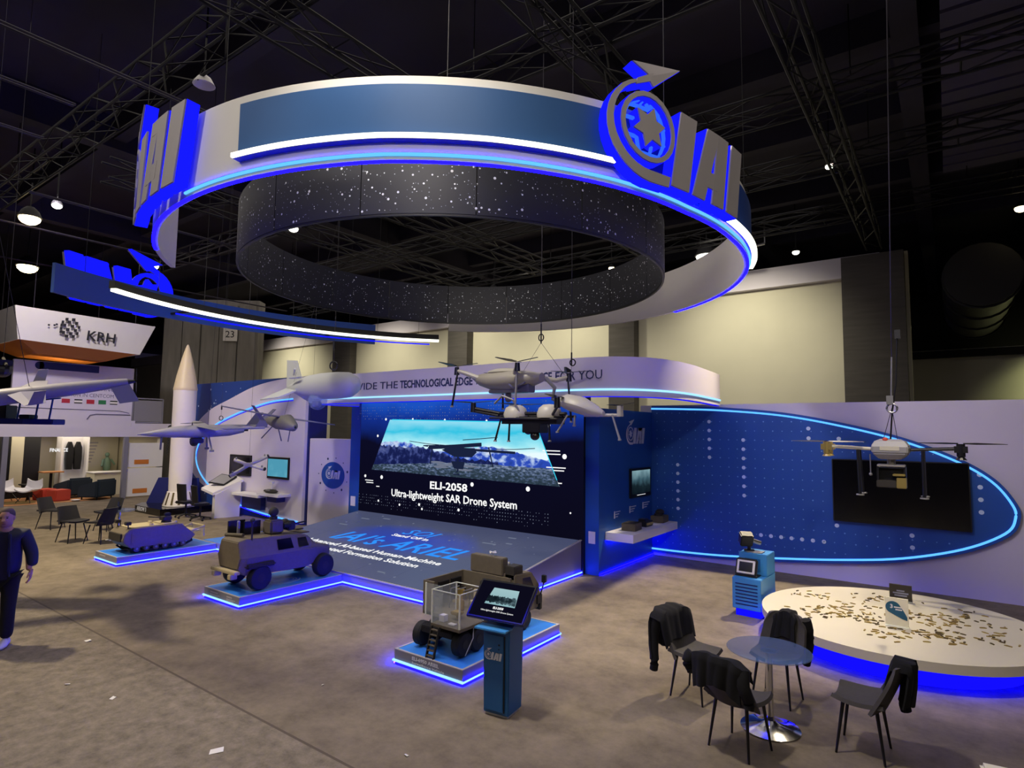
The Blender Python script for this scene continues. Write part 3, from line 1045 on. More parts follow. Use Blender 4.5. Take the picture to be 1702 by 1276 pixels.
for x, z, r in ((-12.1, 1.62, .05), (-9.0, 1.62, .05), (-7.42, 1.62, .055), (-6.5, 2.35, .055), (-12.75, 1.62, .04), (-12.3, 2.7, .035), (-12.0, 3.14, .035), (-11, 3.14, .03), (-9.9, 3.12, .03), (-8.6, 3.1, .03), (-6.9, 3.0, .045),
                (-12.2, 1.0, .03), (-11.4, .96, .03), (-10.7, 1.02, .035), (-10.6, .92, .03), (-9.4, 1.0, .035), (-6.35, 1.2, .02)):
    b2.add([(x + r * cos(t), 10.773, z + r * sin(t)) for t in [i * pi / 6 for i in range(12)]], [tuple(range(12))])
b.build('pixel_dots', 'px_soft', vw, 0, kind='stuff')
for x, z, w_ in ((-7.05, 2.45, .55), (-7.0, 2.38, .5), (-6.95, 2.1, .6), (-6.95, 2.04, .55), (-6.8, 1.78, .3), (-12.75, 1.5, .4), (-12.7, 1.44, .35), (-12.3, 1.36, .15)):
    b2.box(x, x + w_ * .8, 10.772, 10.775, z, z + .022)
b2.build('picture_marks', 'px_white', vw, 0)

# ------------------------------------------------------------------ stage
YA, YB, ZA, ZB = 7.3, 10.78, .2, .67
zr = lambda y: ZA + (ZB - ZA) * (y - YA) / (YB - YA)
st = thing('stage', 'wide sloping stage with a glowing LED floor in front of the video wall', 'stage', (0, 0, 0))
b = MB()
b.add([(-13.0, YA, 0.03), (-6.1, YA, 0.03), (-6.1, YB, 0.03), (-13.0, YB, 0.03), (-13.0, YA, ZA), (-6.1, YA, ZA), (-6.1, YB, ZB), (-13.0, YB, ZB)],
      [(3, 2, 1, 0), (4, 5, 6, 7), (0, 1, 5, 4), (1, 2, 6, 5), (2, 3, 7, 6), (3, 0, 4, 7)])
b.build('stage_base', 'grey_panel', st, 0)
nx, ny = 7, 4
for i in range(nx):
    for j in range(ny):
        x0, x1 = -12.96 + 6.82 * i / nx, -12.96 + 6.82 * (i + 1) / nx - .006
        y0, y1 = YA + .03 + (YB - YA - .04) * j / ny, YA + .03 + (YB - YA - .04) * (j + 1) / ny - .006
        MB().add([(x0, y0, zr(y0) + .001), (x1, y0, zr(y0) + .001), (x1, y1, zr(y1) + .001), (x0, y1, zr(y1) + .001), (x0, y0, zr(y0) + .012), (x1, y0, zr(y0) + .012), (x1, y1, zr(y1) + .012), (x0, y1, zr(y1) + .012)],
                 [(3, 2, 1, 0), (4, 5, 6, 7), (0, 1, 5, 4), (1, 2, 6, 5), (2, 3, 7, 6), (3, 0, 4, 7)]).build('floor_tile', 'px_floor', st, 0)
b = MB()
b.add([(-6.13, YA, ZA + .002), (-6.08, YA, ZA + .002), (-6.08, YB, ZB + .002), (-6.13, YB, ZB + .002), (-6.13, YA, ZA + .018), (-6.08, YA, ZA + .018), (-6.08, YB, ZB + .018), (-6.13, YB, ZB + .018)],
      [(3, 2, 1, 0), (4, 5, 6, 7), (0, 1, 5, 4), (1, 2, 6, 5), (2, 3, 7, 6), (3, 0, 4, 7)])
b.box(-13.0, -6.08, YA - .015, YA + .02, ZA - .01, ZA + .012)
b.build('edge_trim', 'edge_trim', st, 0)
MB().box(-12.95, -6.11, YA - .03, YA, .035, .06).box(-6.1, -6.07, YA, YB, .035, .06).build('light_strip', 'led_core', st, 0)
MB().box(-12.95, -6.11, YA - .02, YA + .02, .004, .022).box(-6.12, -6.08, YA + .02, YB, .004, .022).build('glow_strip', 'glow_blue', st, 0)
MB().box(-12.95, -6.11, YA - .022, YA - .004, .0605, .064).box(-6.096, -6.078, YA, YB, .0605, .064).build('glow_strip', 'glow_up', st, 0)
sl = Vector((0, YB - YA, ZB - ZA)).normalized()


def on_ramp(x, y):
    return frame((x, y, zr(y) + .0135), (1, 0, 0), sl)


text('SOI', .50, 'px_blue', on_ramp(-10.15, 9.62), st, .001, shear=.35, width=.98)
text('Stand Off in', .20, 'px_white', on_ramp(-10.22, 9.42), st, .001, bold=.003, width=1.1)
text("IAI's ARIEL", .80, 'px_blue', on_ramp(-11.55, 8.72), st, .001, shear=.3, bold=.008, width=3.85)
text('Advanced AI-based Human-Machine', .235, 'px_white', on_ramp(-11.9, 8.36), st, .001, bold=.004, width=4.15)
text('Integrated Formation Solution', .235, 'px_white', on_ramp(-11.4, 8.08), st, .001, bold=.004, width=3.3)
b = MB()
for k in range(60):
    x, y, r = rd.uniform(-12.8, -6.3), rd.uniform(7.45, 10.6), rd.choice((.012, .018, .03))
    q = on_ramp(x, y)
    b.prism([(r * cos(t), r * sin(t)) for t in [i * pi / 4 for i in range(8)]], 0, .001, q)
for x, y, L in ((-12.2, 10.2, .3), (-11.6, 10.4, .25), (-7.9, 9.8, .35), (-7.4, 9.95, .15), (-7.6, 10.3, .2), (-6.65, 8.75, .25), (-12.3, 9.6, .3), (-8.6, 7.6, .2), (-7.4, 7.75, .25)):
    b.box(0, L, 0, .05, 0, .001, on_ramp(x, y))
b.box(-.02, .03, -.12, .17, 0, .001, on_ramp(-6.53, 8.78))
b.build('floor_marks', 'px_soft', st, 0, kind='stuff')
b = MB()
b.box(-6.094, -6.09, 7.9, 8.0, .12, .26)
for k, L in enumerate((.55, .45, .5)):
    b.box(-6.094, -6.09, 8.05, 8.05 + L, .24 - .05 * k, .26 - .05 * k)
b.build('caption', 'ink_grey', st, 0)

# low step joining the first platform to the stage
sp = thing('stage_step', 'low grey step between the tracked vehicle platform and the stage', 'step', (0, 0, 0))
MB().box(-14.6, -13.02, 7.38, 9.2, 0.03, .17).build('step_body', 'grey_panel', sp, 0)
MB().box(-14.57, -13.03, 7.41, 9.18, .171, .178).build('step_top', 'blue_print', sp, 0)
MB().box(-13.84, -13.02, 7.35, 7.38, .035, .06).build('light_strip', 'led_core', sp, 0)
MB().box(-13.84, -13.02, 7.36, 7.40, .004, .022).build('glow_strip', 'glow_blue', sp, 0)


# ------------------------------------------------------------------ display platforms
def platform(x0, x1, y0, y1, label, texts, ring_print=False, left_glow='glow_strong'):
    t = thing('display_platform', label, 'platform', (x0, y0, 0), 0, 'display platforms before the stage')
    W, L, Z = x1 - x0, y1 - y0, .17
    MB().box(0, W, 0, L, .03, Z).build('platform_body', 'grey_panel', t, 0)
    MB().box(.03, W - .03, .03, L - .03, Z + .0005, Z + .006).build('top_print', 'blue_print', t, 0)
    b = MB()
    b.box(0, W, 0, .028, Z, Z + .009).box(0, W, L - .028, L, Z, Z + .009).box(0, .028, .028, L - .028, Z, Z + .009).box(W - .028, W, .028, L - .028, Z, Z + .009)
    b.build('edge_trim', 'edge_trim', t, 0)
    b = MB()
    for q in ((0, W, -.02, 0), (0, W, L, L + .02), (-.02, 0, -.02, L + .02), (W, W + .02, -.02, L + .02)):
        b.box(*q, .035, .058)
    b.build('light_strip', 'led_core', t, 0)
    b = MB()
    for q in ((0.02, W - .02, -.012, .02), (0, W, L - .02, L + .012), (W - .02, W + .012, 0, L)):
        b.box(*q, .004, .022)
    b.build('glow_strip', 'glow_blue', t, 0)
    MB().box(-.012, .02, 0, L, .004, .03).build('glow_strip', left_glow, t, 0)  # emitter added on the unseen side to throw blue towards the next vehicle
    MB().box(W + .002, W + .018, 0, L, .0585, .062).build('glow_strip', 'glow_up', t, 0)
    for x, big, small, w1, w2 in texts:
        if not big:                                                    # print too small to read in the photograph
            bb = MB().box(x, x + w1, -.0025, -.0002, .118, .142)
            if w2:
                bb.box(x, x + w2, -.0025, -.0002, .088, .102).box(x, x + w2 * .8, -.0025, -.0002, .068, .080)
            bb.build('caption', 'edge_trim', t, 0, kind='stuff')
            continue
        if w1:
            text(big, .055, 'white', frame((x, -.002, .112), (1, 0, 0), (0, 0, 1)), t, .001, bold=.002, width=w1 * 1.15)
        if w2:
            text(small, .035, 'ink_grey' if ring_print else 'paper', frame((x, -.002, .07), (1, 0, 0), (0, 0, 1)), t, .001, width=w2)
    if ring_print:
        b = MB()
        for r, a0, a1 in ((.16, 0, 360), (.20, 20, 150), (.20, 200, 330), (.25, -60, 70), (.25, 120, 220)):
            for k in range(24):
                u, v = radians(a0 + (a1 - a0) * k / 24), radians(a0 + (a1 - a0) * (k + 1) / 24)
                b.add([(.62 + R * cos(a), 1.05 + R * 1.3 * sin(a), Z + .0075) for R, a in ((r, u), (r + .014, u), (r + .014, v), (r, v))], [(0, 1, 2, 3)])
        b.build('ring_print', 'dot_blue', t, 0)
    return t


pf1 = platform(-14.95, -13.85, 5.30, 7.36, 'display platform under the tracked vehicle model', [(.22, '', '', .3, 0)], False, 'glow_blue')
pf2 = platform(-10.27, -9.17, 5.29, 7.27, 'display platform under the four wheeled armoured car', [(.2, '', '', .24, .3), (.72, '', '', .16, .26)], True)
pf3 = platform(-5.6, -4.5, 5.28, 7.35, 'display platform under the truck with the ladder', [(.3, 'ELI-6950 ARIEL', 'Surveillance Vehicle', .38, .52)])

# ------------------------------------------------------------------ right side walls
wr = struct('wall_right', MB().box(-6.06, 9, 13.62, 13.9, 0, 3.53), 'white_wall')
sw = struct('wall_inner', MB().box(-6.06, -5.75, 10.88, 13.62, 0, 3.36), 'blue_wall')
MB().box(-5.98, -5.83, 10.865, 10.88, .62, .86).build('notice', 'paper', sw, 0)
put_emblem(frame((-5.748, 12.50, 2.62), (0, 1, 0), (0, 0, 1)), .36, .006, 'dot_white', sw, 'emblem')
b = MB()
for y, z, L in ((11.55, 1.18, .3), (12.3, 1.22, .35), (13.0, 1.25, .4)):
    b.box(-5.749, -5.746, y, y + .05, z - .12, z + .03)
    for k in range(3):
        b.box(-5.749, -5.746, y + .07, y + L * (1 - .2 * k), z - .05 * k, z - .05 * k + .018)
b.build('caption', 'dot_white', sw, 0)

ov = thing('oval_panel', 'huge blue oval wall panel outlined by a blue light strip', 'panel', (0, 0, 0))
op = [(-5.75, 3.45), (-5.0, 3.43), (-4.09, 3.39), (-2.84, 3.27), (-1.72, 3.05), (-.71, 2.77), (.10, 2.42), (.58, 2.09), (.84, 1.72), (.88, 1.48), (.73, 1.2), (.13, .86), (-.79, .58), (-1.79, .42), (-2.9, .3), (-4.14, .2), (-5.1, .165), (-5.75, .16)]
oc = crom([(x, 0, z) for x, z in op], 6)
g = []
for i, p in enumerate(oc):
    a, c = oc[max(0, i - 1)], oc[min(len(oc) - 1, i + 1)]
    d = (c - a).normalized()
    g.append((p, Vector((-d.z, 0, d.x))))
outl = [(max(p.x + n.x * .07, -5.75), p.z + n.z * .07) for p, n in g]
MB().prism([(x, z) for x, z in outl][::-1], 0, .07, frame((0, 13.617, 0), (1, 0, 0), (0, 0, 1))).build('panel_board', 'blue_wall', ov, 0)
MB().tube([(p.x, 13.545, p.z) for p in oc], .022, 6).build('light_strip', 'led_blue', ov)
MB().tube([(p.x + n.x * .05, 13.56, p.z + n.z * .05) for p, n in g], .012, 5).build('glow_strip', 'glow_soft', ov)
b, b2 = MB(), MB()


def inside(x, z):
    k = False
    n = len(oc)
    for i in range(n):
        p, q = oc[i], oc[(i + 1) % n]
        if (p.z > z) != (q.z > z) and x < (q.x - p.x) * (z - p.z) / (q.z - p.z) + p.x:
            k = not k
    return k


def dot(bb, x, z, r, n=8):
    bb.add([(x + r * cos(t), 13.5445, z + r * sin(t)) for t in [i * 2 * pi / n for i in range(n)]], [tuple(range(n))])


for i in range(-2, 33):
    for j in range(16):
        x, z = -5.61 + .185 * i, .34 + .2 * j
        if inside(x + .1, z) and inside(x - .1, z + .08) and inside(x, z - .09) and not (-1.95 < x < .34 and 1.14 < z < 2.44):
            dot(b, x, z, .012 if (i + j) % 3 else .016, 6)
for x, zs in ((-5.11, [2.14 - .2 * k for k in range(6)]), (-4.37, [3.14 - .2 * k for k in range(5)]), (-3.63, [2.74 - .2 * k for k in range(7)]), (-2.33, [3.0, 2.8]), (-1.78, [2.8]), (.42, [2.2, 1.98, 1.76, 1.54]), (-.62, [1.02, .8]),
              (-1.86, [1.08])):
    for z in zs:
        dot(b2, x, z, .040, 14)
for k in range(7):
    dot(b2, -3.3 + .2 * k, .735, .04, 14)
b.build('small_dot_print', 'dot_faint', ov, 0, kind='stuff')
b2.build('large_dot_print', 'dot_blue', ov, 0, kind='stuff')
tv = thing('television', 'big switched-off television on the blue oval panel', 'television', (0, 0, 0))
MB().box(-1.91, .28, 13.46, 13.53, 1.18, 2.40).build('tv_body', 'black', tv, 0, .01)
MB().box(-1.89, .26, 13.455, 13.46, 1.20, 2.38).build('tv_screen', 'screen_off', tv, 0)
MB().box(-1.2, -.5, 13.53, 13.55, 1.5, 2.1).build('wall_bracket', 'black', tv, 0)

sh = thing('wall_shelf', 'thick white shelf fixed to the blue wall below the small monitor', 'shelf', (0, 0, 0))
MB().box(-5.748, -5.13, 11.15, 13.615, .67, .835).build('shelf_board', 'white', sh, 0, .004)
MB().box(-5.747, -5.70, 11.2, 13.5, .655, .67).build('glow_strip', 'glow_blue', sh, 0)
mo = thing('wall_monitor', 'small lit monitor on the blue wall over the white shelf', 'monitor', (0, 0, 0))
MB().box(-5.748, -5.70, 12.28, 13.38, 1.42, 2.07).build('monitor_body', 'black', mo, 0, .008)
MB().box(-5.70, -5.697, 12.34, 13.32, 1.50, 2.02).build('monitor_screen', 'px_view', mo, 0)
MB().box(-5.697, -5.6955, 12.6, 13.05, 1.465, 1.475).build('status_bar', 'px_white', mo, 0)
# blue light line at the foot of the inner wall and right wall
fl = MB().box(-5.76, -5.735, 10.9, 13.6, .02, .04).build('floor_glow', 'glow_blue', sw, 0)

# ------------------------------------------------------------------ left wall of the booth
LY = 10.95
wl = struct('wall_left', MB().box(-23.0, -15.62, LY, LY + .3, 0, 4.47), 'blue_dark')
MB().box(-15.62, -15.56, LY, LY + .62, 0, 4.47).build('wall_end', 'navy', wl, 0)
b = MB()
rd = random.Random(5)
for k in range(70):
    x, z, r = rd.uniform(-22.9, -18.2), rd.uniform(.2, 4.4), rd.choice((.012, .02, .035))
    b.add([(x + r * cos(t), LY - .004, z + r * sin(t)) for t in [i * pi / 4 for i in range(8)]], [tuple(range(8))])
b.build('dot_print', 'dot_blue', wl, 0, kind='stuff')
lo = thing('oval_panel', 'large white oval wall panel with a blue light strip behind the small monitors', 'panel', (0, 0, 0))
ep = [(-15.64, 4.46), (-17.2, 4.40), (-18.6, 4.22), (-20.0, 3.86), (-21.3, 3.50), (-22.2, 3.02), (-22.65, 2.5), (-22.72, 1.95), (-22.55, 1.42), (-21.95, 1.0), (-21.2, .72), (-20.0, .40), (-18.2, .16), (-16.6, .07), (-15.64, .05)]
ec = [(p.x, p.z) for p in crom([(x, 0, z) for x, z in ep], 5)]
MB().prism(ec, 0, .10, frame((0, LY - .006, 0), (1, 0, 0), (0, 0, 1))).build('panel_board', 'white_wall', lo, 0)
lp = [(-16.3, 3.78), (-17.4, 3.72), (-18.5, 3.55), (-19.7, 3.3), (-20.9, 2.95), (-21.75, 2.48), (-22.1, 2.0), (-22.0, 1.5), (-21.4, 1.0), (-20.3, .55), (-18.6, .27), (-17.0, .13), (-15.8, .09)]
lc = crom([(x, LY - .12, z) for x, z in lp], 5)
MB().tube(lc, .022, 6).build('light_strip', 'led_blue', lo)
MB().tube([(p.x + .02, p.y + .012, p.z - .05) for p in lc], .012, 5).build('glow_strip', 'glow_soft', lo)
MB().tube([(p.x, p.y + .01, p.z - .04) for p in lc if p.z < .75], .012, 5).build('glow_strip', 'glow_blue', lo)

bx = thing('logo_wall', 'low white wall with a round blue emblem left of the video wall', 'wall', (0, 0, 0))
MB().box(-15.52, -13.44, LY, LY + .45, 0, 2.58).build('wall_body', 'white_wall', bx, 0, .01)
MB().prism([(.52 * cos(k * pi / 20), .38 * sin(k * pi / 20)) for k in range(40)], 0, .012, frame((-14.36, LY - .002, 1.54), (1, 0, 0), (0, 0, 1)) ).build('round_print', 'blue_wall', bx, 0, label='round blue print')
put_emblem(frame((-14.44, LY - .016, 1.44), (1, 0, 0), (0, 0, 1)), .24, .004, 'dot_white', bx)
b = MB()
for k in range(11):
    a = k * 2 * pi / 11 + .25
    r = .035 if k % 3 == 0 else .018
    b.prism([(r * cos(t), r * sin(t)) for t in [i * pi / 4 for i in range(8)]], 0, .006, frame((-14.36 + .66 * cos(a), LY - .004, 1.54 + .5 * sin(a)), (1, 0, 0), (0, 0, 1)))
b.build('dot_print', 'ink_navy', bx, 0, kind='stuff')

for x0, x1, mm, lb in ((-19.72, -18.43, 'screen_off', 'dark wall monitor behind the white twin-pod model'), (-17.46, -16.32, 'px_map', 'lit pale blue wall monitor at the right of the white oval')):
    t = thing('wall_monitor', lb, 'monitor', (x0, LY - .104, 1.30))
    MB().box(0, x1 - x0, -.06, 0, 0, .67).build('monitor_body', 'black', t, 0, .006)
    q = MB().box(.04, x1 - x0 - .04, -.063, -.06, .07, .61).build('monitor_screen', mm, t, 0)
t = thing('wall_shelf', 'narrow white shelf with a small drone model below the lit monitor', 'shelf', (-17.35, LY - .104, 0))
MB().box(0, 1.15, -.45, 0, .80, .88).build('shelf_board', 'white', t, 0, .004)
MB().box(.35, .85, -.3, 0, .62, .80).build('bracket', 'navy', t, 0)
t = thing('small_model', 'dark flat model aircraft on the narrow shelf below the lit monitor', 'model', (-16.9, LY - .35, .88))
MB().ball((0, 0, .06), (.36, .12, .06), 12, 6).build('fuselage', 'olive_dark', t)
MB().box(-.1, .1, -.12, .12, .08, .11).build('wing', 'drone_grey', t, 0)
MB().cyl((.05, 0, .1), (.05, 0, .3), .012).box(-.02, .12, -.04, .04, .28, .36).build('sensor_mast', 'white', t)

# white sloping desk with a tablet, its side counter and two office chairs
t = thing('desk', 'white angular demonstration desk before the white oval panel', 'desk', (-19.1, 10.15, 0))
b = MB()
b.add([(-.95, -.1, .88), (.2, -.3, .80), (.45, .55, 1.2), (-.6, .75, 1.3), (-.95, -.1, .80), (.2, -.3, .72), (.45, .55, 1.12), (-.6, .75, 1.22)], [(0, 1, 2, 3), (7, 6, 5, 4), (0, 4, 5, 1), (1, 5, 6, 2), (2, 6, 7, 3), (3, 7, 4, 0)])
b.build('sloped_top', 'white', t, 0)
MB().add([(.0, -.2, 0), (.25, -.25, 0), (.4, .5, 0), (.1, .55, 0), (.0, -.2, .76), (.25, -.25, .74), (.42, .5, 1.1), (.1, .55, 1.14)], [(3, 2, 1, 0), (4, 5, 6, 7), (0, 1, 5, 4), (1, 2, 6, 5), (2, 3, 7, 6), (3, 0, 4, 7)]).build('desk_leg', 'white', t, 0)
MB().box(.4, 1.9, .2, .66, .72, .80).build('side_counter', 'white', t, 0, .006)
MB().box(.5, 1.6, .5, .66, .3, .72).build('counter_support', 'navy', t, 0)
tb = thing('tablet', 'grey tablet lying on the sloping white desk', 'tablet', (-19.40, 10.42, 1.145), 0)
tb.rotation_euler = (radians(27), radians(4), radians(12))
MB().box(-.36, .36, -.28, .28, 0, .035).build('case', 'black', tb, 0, .01)
MB().box(-.32, .32, -.24, .24, .035, .038).build('display', 'drone_grey', tb, 0)


def office_chair(x, y, rz, label):
    t = thing('office_chair', label, 'chair', (x, y, 0), rz, 'office chairs at the white desk')
    b = MB()
    for k in range(5):
        a = k * 2 * pi / 5
        b.cyl((0, 0, .12), (.3 * cos(a), .3 * sin(a), .07), .022, .015, 6)
    b.build('star_base', 'black', t)
    b = MB()
    for k in range(5):
        a = k * 2 * pi / 5
        b.ball((.3 * cos(a), .3 * sin(a), .035), .035, 8, 6)
    b.build('castors', 'rubber', t, kind='stuff')
    MB().cyl((0, 0, .1), (0, 0, .45), .028).build('gas_column', 'black', t)
    MB().box(-.25, .25, -.24, .24, .45, .53).build('seat', 'black', t, 0, .03)
    MB().sheet(lambda u, v: ((u - .5) * .46, -.24 - .06 * v + .10 * (2 * u - 1) ** 2, .55 + .52 * v), 8, 6, .05).build('backrest', 'black', t)
    return t


office_chair(-19.7, 9.42, radians(8), 'left black office chair in front of the white desk')
office_chair(-18.85, 9.45, radians(-12), 'right black office chair in front of the white desk')

# ------------------------------------------------------------------ white rocket on its black plinth
pz = .22
t = thing('plinth', 'black plinth with a slanted blue board under the tall white rocket', 'plinth', (0, 0, 0))
MB().prism([(-22.95, 9.45), (-22.35, 9.0), (-20.5, 9.0), (-20.5, 10.8), (-22.4, 10.8)], 0, pz).build('plinth_body', 'black_gloss', t, 0)
b = MB()
b.add([(-22.72, 9.5, pz), (-21.25, 10.58, pz), (-21.35, 10.72, pz), (-22.82, 9.64, pz), (-22.60, 9.80, 1.08), (-21.5, 10.60, 1.08), (-21.58, 10.72, 1.08), (-22.68, 9.92, 1.08)],
      [(3, 2, 1, 0), (4, 5, 6, 7), (0, 1, 5, 4), (1, 2, 6, 5), (2, 3, 7, 6), (3, 0, 4, 7)])
b.build('slanted_board', 'navy', t, 0)
text('ARROW 3', .2, 'dot_white', frame((-22.2, 8.998, .06), (1, 0, 0), (0, 0, 1)), t, .002, bold=.004, width=.7)
rk = thing('rocket', 'tall white rocket model with a beige pointed nose on a black plinth', 'rocket', (-21.2, 9.9, pz))
MB().lathe([(.34, .48), (.355, 1.0), (.36, 3.92), (.355, 3.95)], 40).build('body_tube', 'rocket_white', rk)
MB().lathe([(.365, 3.9), (.375, 3.96), (.365, 4.0), (.30, 4.4), (.17, 5.0), (.085, 5.32), (.035, 5.47), (0, 5.51)], 40).build('nose_cone', 'rocket_tan', rk)
MB().lathe([(.50, 0.01), (.50, .05), (.375, .48), (.34, .48)], 40).build('tail_skirt', 'rocket_white', rk)
for k in range(14):
    a = k * 2 * pi / 14
    c, s = cos(a), sin(a)
    MB().add([(r * c - w_ * s, r * s + w_ * c, z) for r, w_, z in ((.505, -.035, .06), (.505, .035, .06), (.388, .03, .46), (.388, -.03, .46))], [(0, 1, 2, 3)]).build('fin_slot', 'brass_dark', rk, 0)
for (z, x_) in ((2.0, -.2), (1.85, -.2), (1.7, -.2), (1.55, -.2), (1.4, -.2)):
    pass
text('ARROW', .17, 'ink', frame((-.30, -.37, 2.35), (0, 0, -1), (1, 0, 0)) , rk, .002, bold=.004)
MB().ball((-.32, -.26, 2.62), .10, 10, 8).build('camera_dome', 'black', rk)

# ------------------------------------------------------------------ neighbouring two-storey booth
FX = -26.8
kb = thing('exhibition_booth', 'white two-storey neighbouring booth with furnished lounge below', 'booth', (0, 0, 0))
MB().box(FX - .15, FX, 6.55, 10.45, 3.1, 5.22).build('upper_wall', 'white_wall', kb, 0)
MB().box(FX - .15, FX + .02, 5.6, 12.0, 2.45, 2.85).box(FX - .3, FX, 5.6, 10.6, 2.85, 3.1).build('fascia', 'white_wall', kb, 0)
for y in (6.48, 10.3):
    MB().box(FX - .05, FX + .1, y - .08, y + .08, 0, 2.45).build('post', 'uav_grey', kb, 0)
for z0, z1 in ((.05, 1.18), (1.22, 2.2)):
    pn = MB().box(FX - .1, FX, 10.42, 11.75, z0, z1).build('notice_panel', 'white', kb, 0)
    MB().box(FX, FX + .01, 10.66, 11.2, z0 + .12, z0 + .30).build('label_print', 'orange_print', pn, 0)
MB().box(FX - 4.2, FX - 4.0, 6.0, 11.7, 0, 2.6).build('back_wall', 'counter', kb, 0)
MB().box(FX - 4.0, FX - .1, 11.55, 11.7, 0, 2.45).build('side_wall', 'counter', kb, 0)
MB().box(FX - 4.2, FX - .15, 5.6, 12.0, 2.5, 2.6).build('upper_floor', 'dark_hall', kb, 0)
MB().box(FX - 3.0, FX - 2.8, 5.5, 8.3, 0, 2.5).build('dark_partition', 'black', kb, 0)
MB().box(FX - 2.79, FX - 2.74, 7.35, 7.75, .4, 2.45).build('pale_pillar', 'counter', kb, 0)
text('FINANCE', .2, 'px_white', frame((FX - 2.78, 8.6, 1.8), (0, 1, 0), (0, 0, 1)), kb, .002, bold=.004, width=.62, name='lit_lettering')
MB().box(FX, FX + .008, 7.3, 9.2, 4.93, 5.2).prism([(.14 * cos(t), .14 * sin(t)) for t in [k * pi / 12 for k in range(24)]], 0, .008, frame((FX, 7.3, 5.06), (0, 1, 0), (0, 0, 1))).build('blue_print', 'navy', kb, 0)
for s_, z, y, w_ in (('SERVING & SUPPORTING', 4.24, 7.35, 2.42), ('INNOVATION IN CENTCOM', 3.98, 7.55, 2.2)):
    text(s_, .2, 'ink_grey', frame((FX + .002, y, z), (0, 1, 0), (0, 0, 1)), kb, .002, width=w_)
for k, m in enumerate(('flag_red', 'flag_black', 'flag_red', 'flag_green', 'flag_black')):
    y = 8.05 + k * .40
    q = MB().box(FX, FX + .006, y, y + .26, 3.72, 3.88).build('flag_print', m, kb, 0)
    if k in (1, 4):
        MB().box(FX + .006, FX + .009, y, y + .26, 3.76, 3.83).build('flag_band', 'paper', q, 0)
MB().tube([(FX + .01, 8.9, 3.12), (FX + .01, 9.0, 3.28), (FX + .01, 9.2, 3.33), (FX + .01, 10.4, 3.33)], .02, 5).tube([(FX + .01, 6.7, 3.5), (FX + .01, 10.0, 3.48), (FX + .01, 10.35, 3.4)], .012, 5).build('line_print', 'ink_grey', kb, 0)
b = MB()
for y in (10.5, 11.65):
    b.cyl((FX - .05, y, 3.0), (FX - .05, y, 4.02), .03, n=6)
b.cyl((FX - .05, 10.5, 4.02), (FX - .05, 11.65, 4.02), .03, n=6).cyl((FX - .05, 10.5, 3.04), (FX - .05, 11.65, 3.04), .03, n=6)
rl = b.build('balcony_rail', 'uav_grey', kb)
MB().box(FX - .07, FX - .03, 10.54, 11.61, 3.08, 3.95).build('balcony_infill', 'grey_panel', kb, 0)
MB().box(FX - .3, FX + .02, 10.45, 12.0, 2.85, 3.0).build('balcony_slab', 'white_wall', kb, 0)

# lit clothes cabinet, display wall, lounge furniture inside the booth
t = thing('display_cabinet', 'white lit cabinet with hanging dark coats in the neighbouring booth', 'cabinet', (FX - 2.9, 9.0, 0))
MB().box(-.3, .3, -.05, .03, 0, 2.4).box(-.3, .3, .85, .93, 0, 2.4).box(-.3, -.24, .03, .85, 0, 2.4).box(-.3, .3, .03, .85, 0, .12).build('cabinet_body', 'white', t, 0)
MB().box(-.22, -.18, .05, .12, .12, 2.4).box(-.22, -.18, .05, .8, .12, .18).build('light_tube', 'cabinet_light', t, 0)
for y in (.32, .62):
    c = MB().loft([[(x_ * .10, y + y_ * w_, z) for x_, y_ in ((-1, -1), (1, -1), (1, 1), (-1, 1))] for z, w_ in ((1.05, .10), (1.5, .13), (1.95, .12), (2.2, .04))])
    c.build('hanging_coat', 'cloth_black', t)
t = thing('display_wall', 'cream display wall with printed text and a green figure in the neighbouring booth', 'display', (FX - 3.9, 10.0, 0))
MB().box(-.05, 0, 0, 1.5, .3, 2.4).build('wall_board', 'counter', t, 0)
b = MB()
for k in range(7):
    b.box(.001, .006, .2, .2 + .5 * (1 - .08 * k), 2.1 - .14 * k, 2.16 - .14 * k)
b.build('text_print', 'grey_face', t, 0)
MB().lathe([(.12, .9), (.16, 1.1), (.13, 1.3), (.10, 1.42), (.05, 1.5)], 10, Matrix.Translation((.25, 1.0, 0))).ball((.25, 1.0, 1.6), .1, 8, 6).cyl((.25, .85, 1.4), (.4, .75, 1.1), .05, .04, 6).cyl((.25, 1.15, 1.4), (.3, 1.3, 1.15), .05, .04, 6).cyl((.25, 1.0, .3), (.25, 1.0, .9), .04).build('figure', 'statue', t)
t = thing('lounge_rug', 'tan rug on the floor of the neighbouring booth lounge', 'rug', (0, 0, 0))
MB().box(-29.5, -26.9, 6.62, 10.15, 0.001, .012).build('rug_pile', 'orange_rug', t, 0)
t = thing('jute_rug', 'small round brown rug beneath the white wire-legged chairs', 'rug', (-27.75, 7.2, .012))
MB().lathe([(0, 0), (.55, 0), (.55, .012), (0, .012)], 24).build('rug_pile', 'jute', t, 0)


def shell_white(x, y, rz, lb):
    t = thing('lounge_chair', lb, 'chair', (x, y, .026), rz, 'white wire-legged lounge chairs')
    MB().sheet(lambda u, v: ((u - .5) * (.62 - .1 * v), -.28 + .55 * min(v * 1.7, 1) , .42 + .10 * (2 * u - 1) ** 2 + .34 * max(0, v - .5) * 2), 8, 8, .04).build('seat_shell', 'white', t)
    b = MB()
    for k in range(4):
        a = pi / 4 + k * pi / 2
        b.cyl((.06 * cos(a), .06 * sin(a), .40), (.36 * cos(a), .36 * sin(a), .01), .014, n=5)
    b.build('wire_legs', 'leg_black', t)


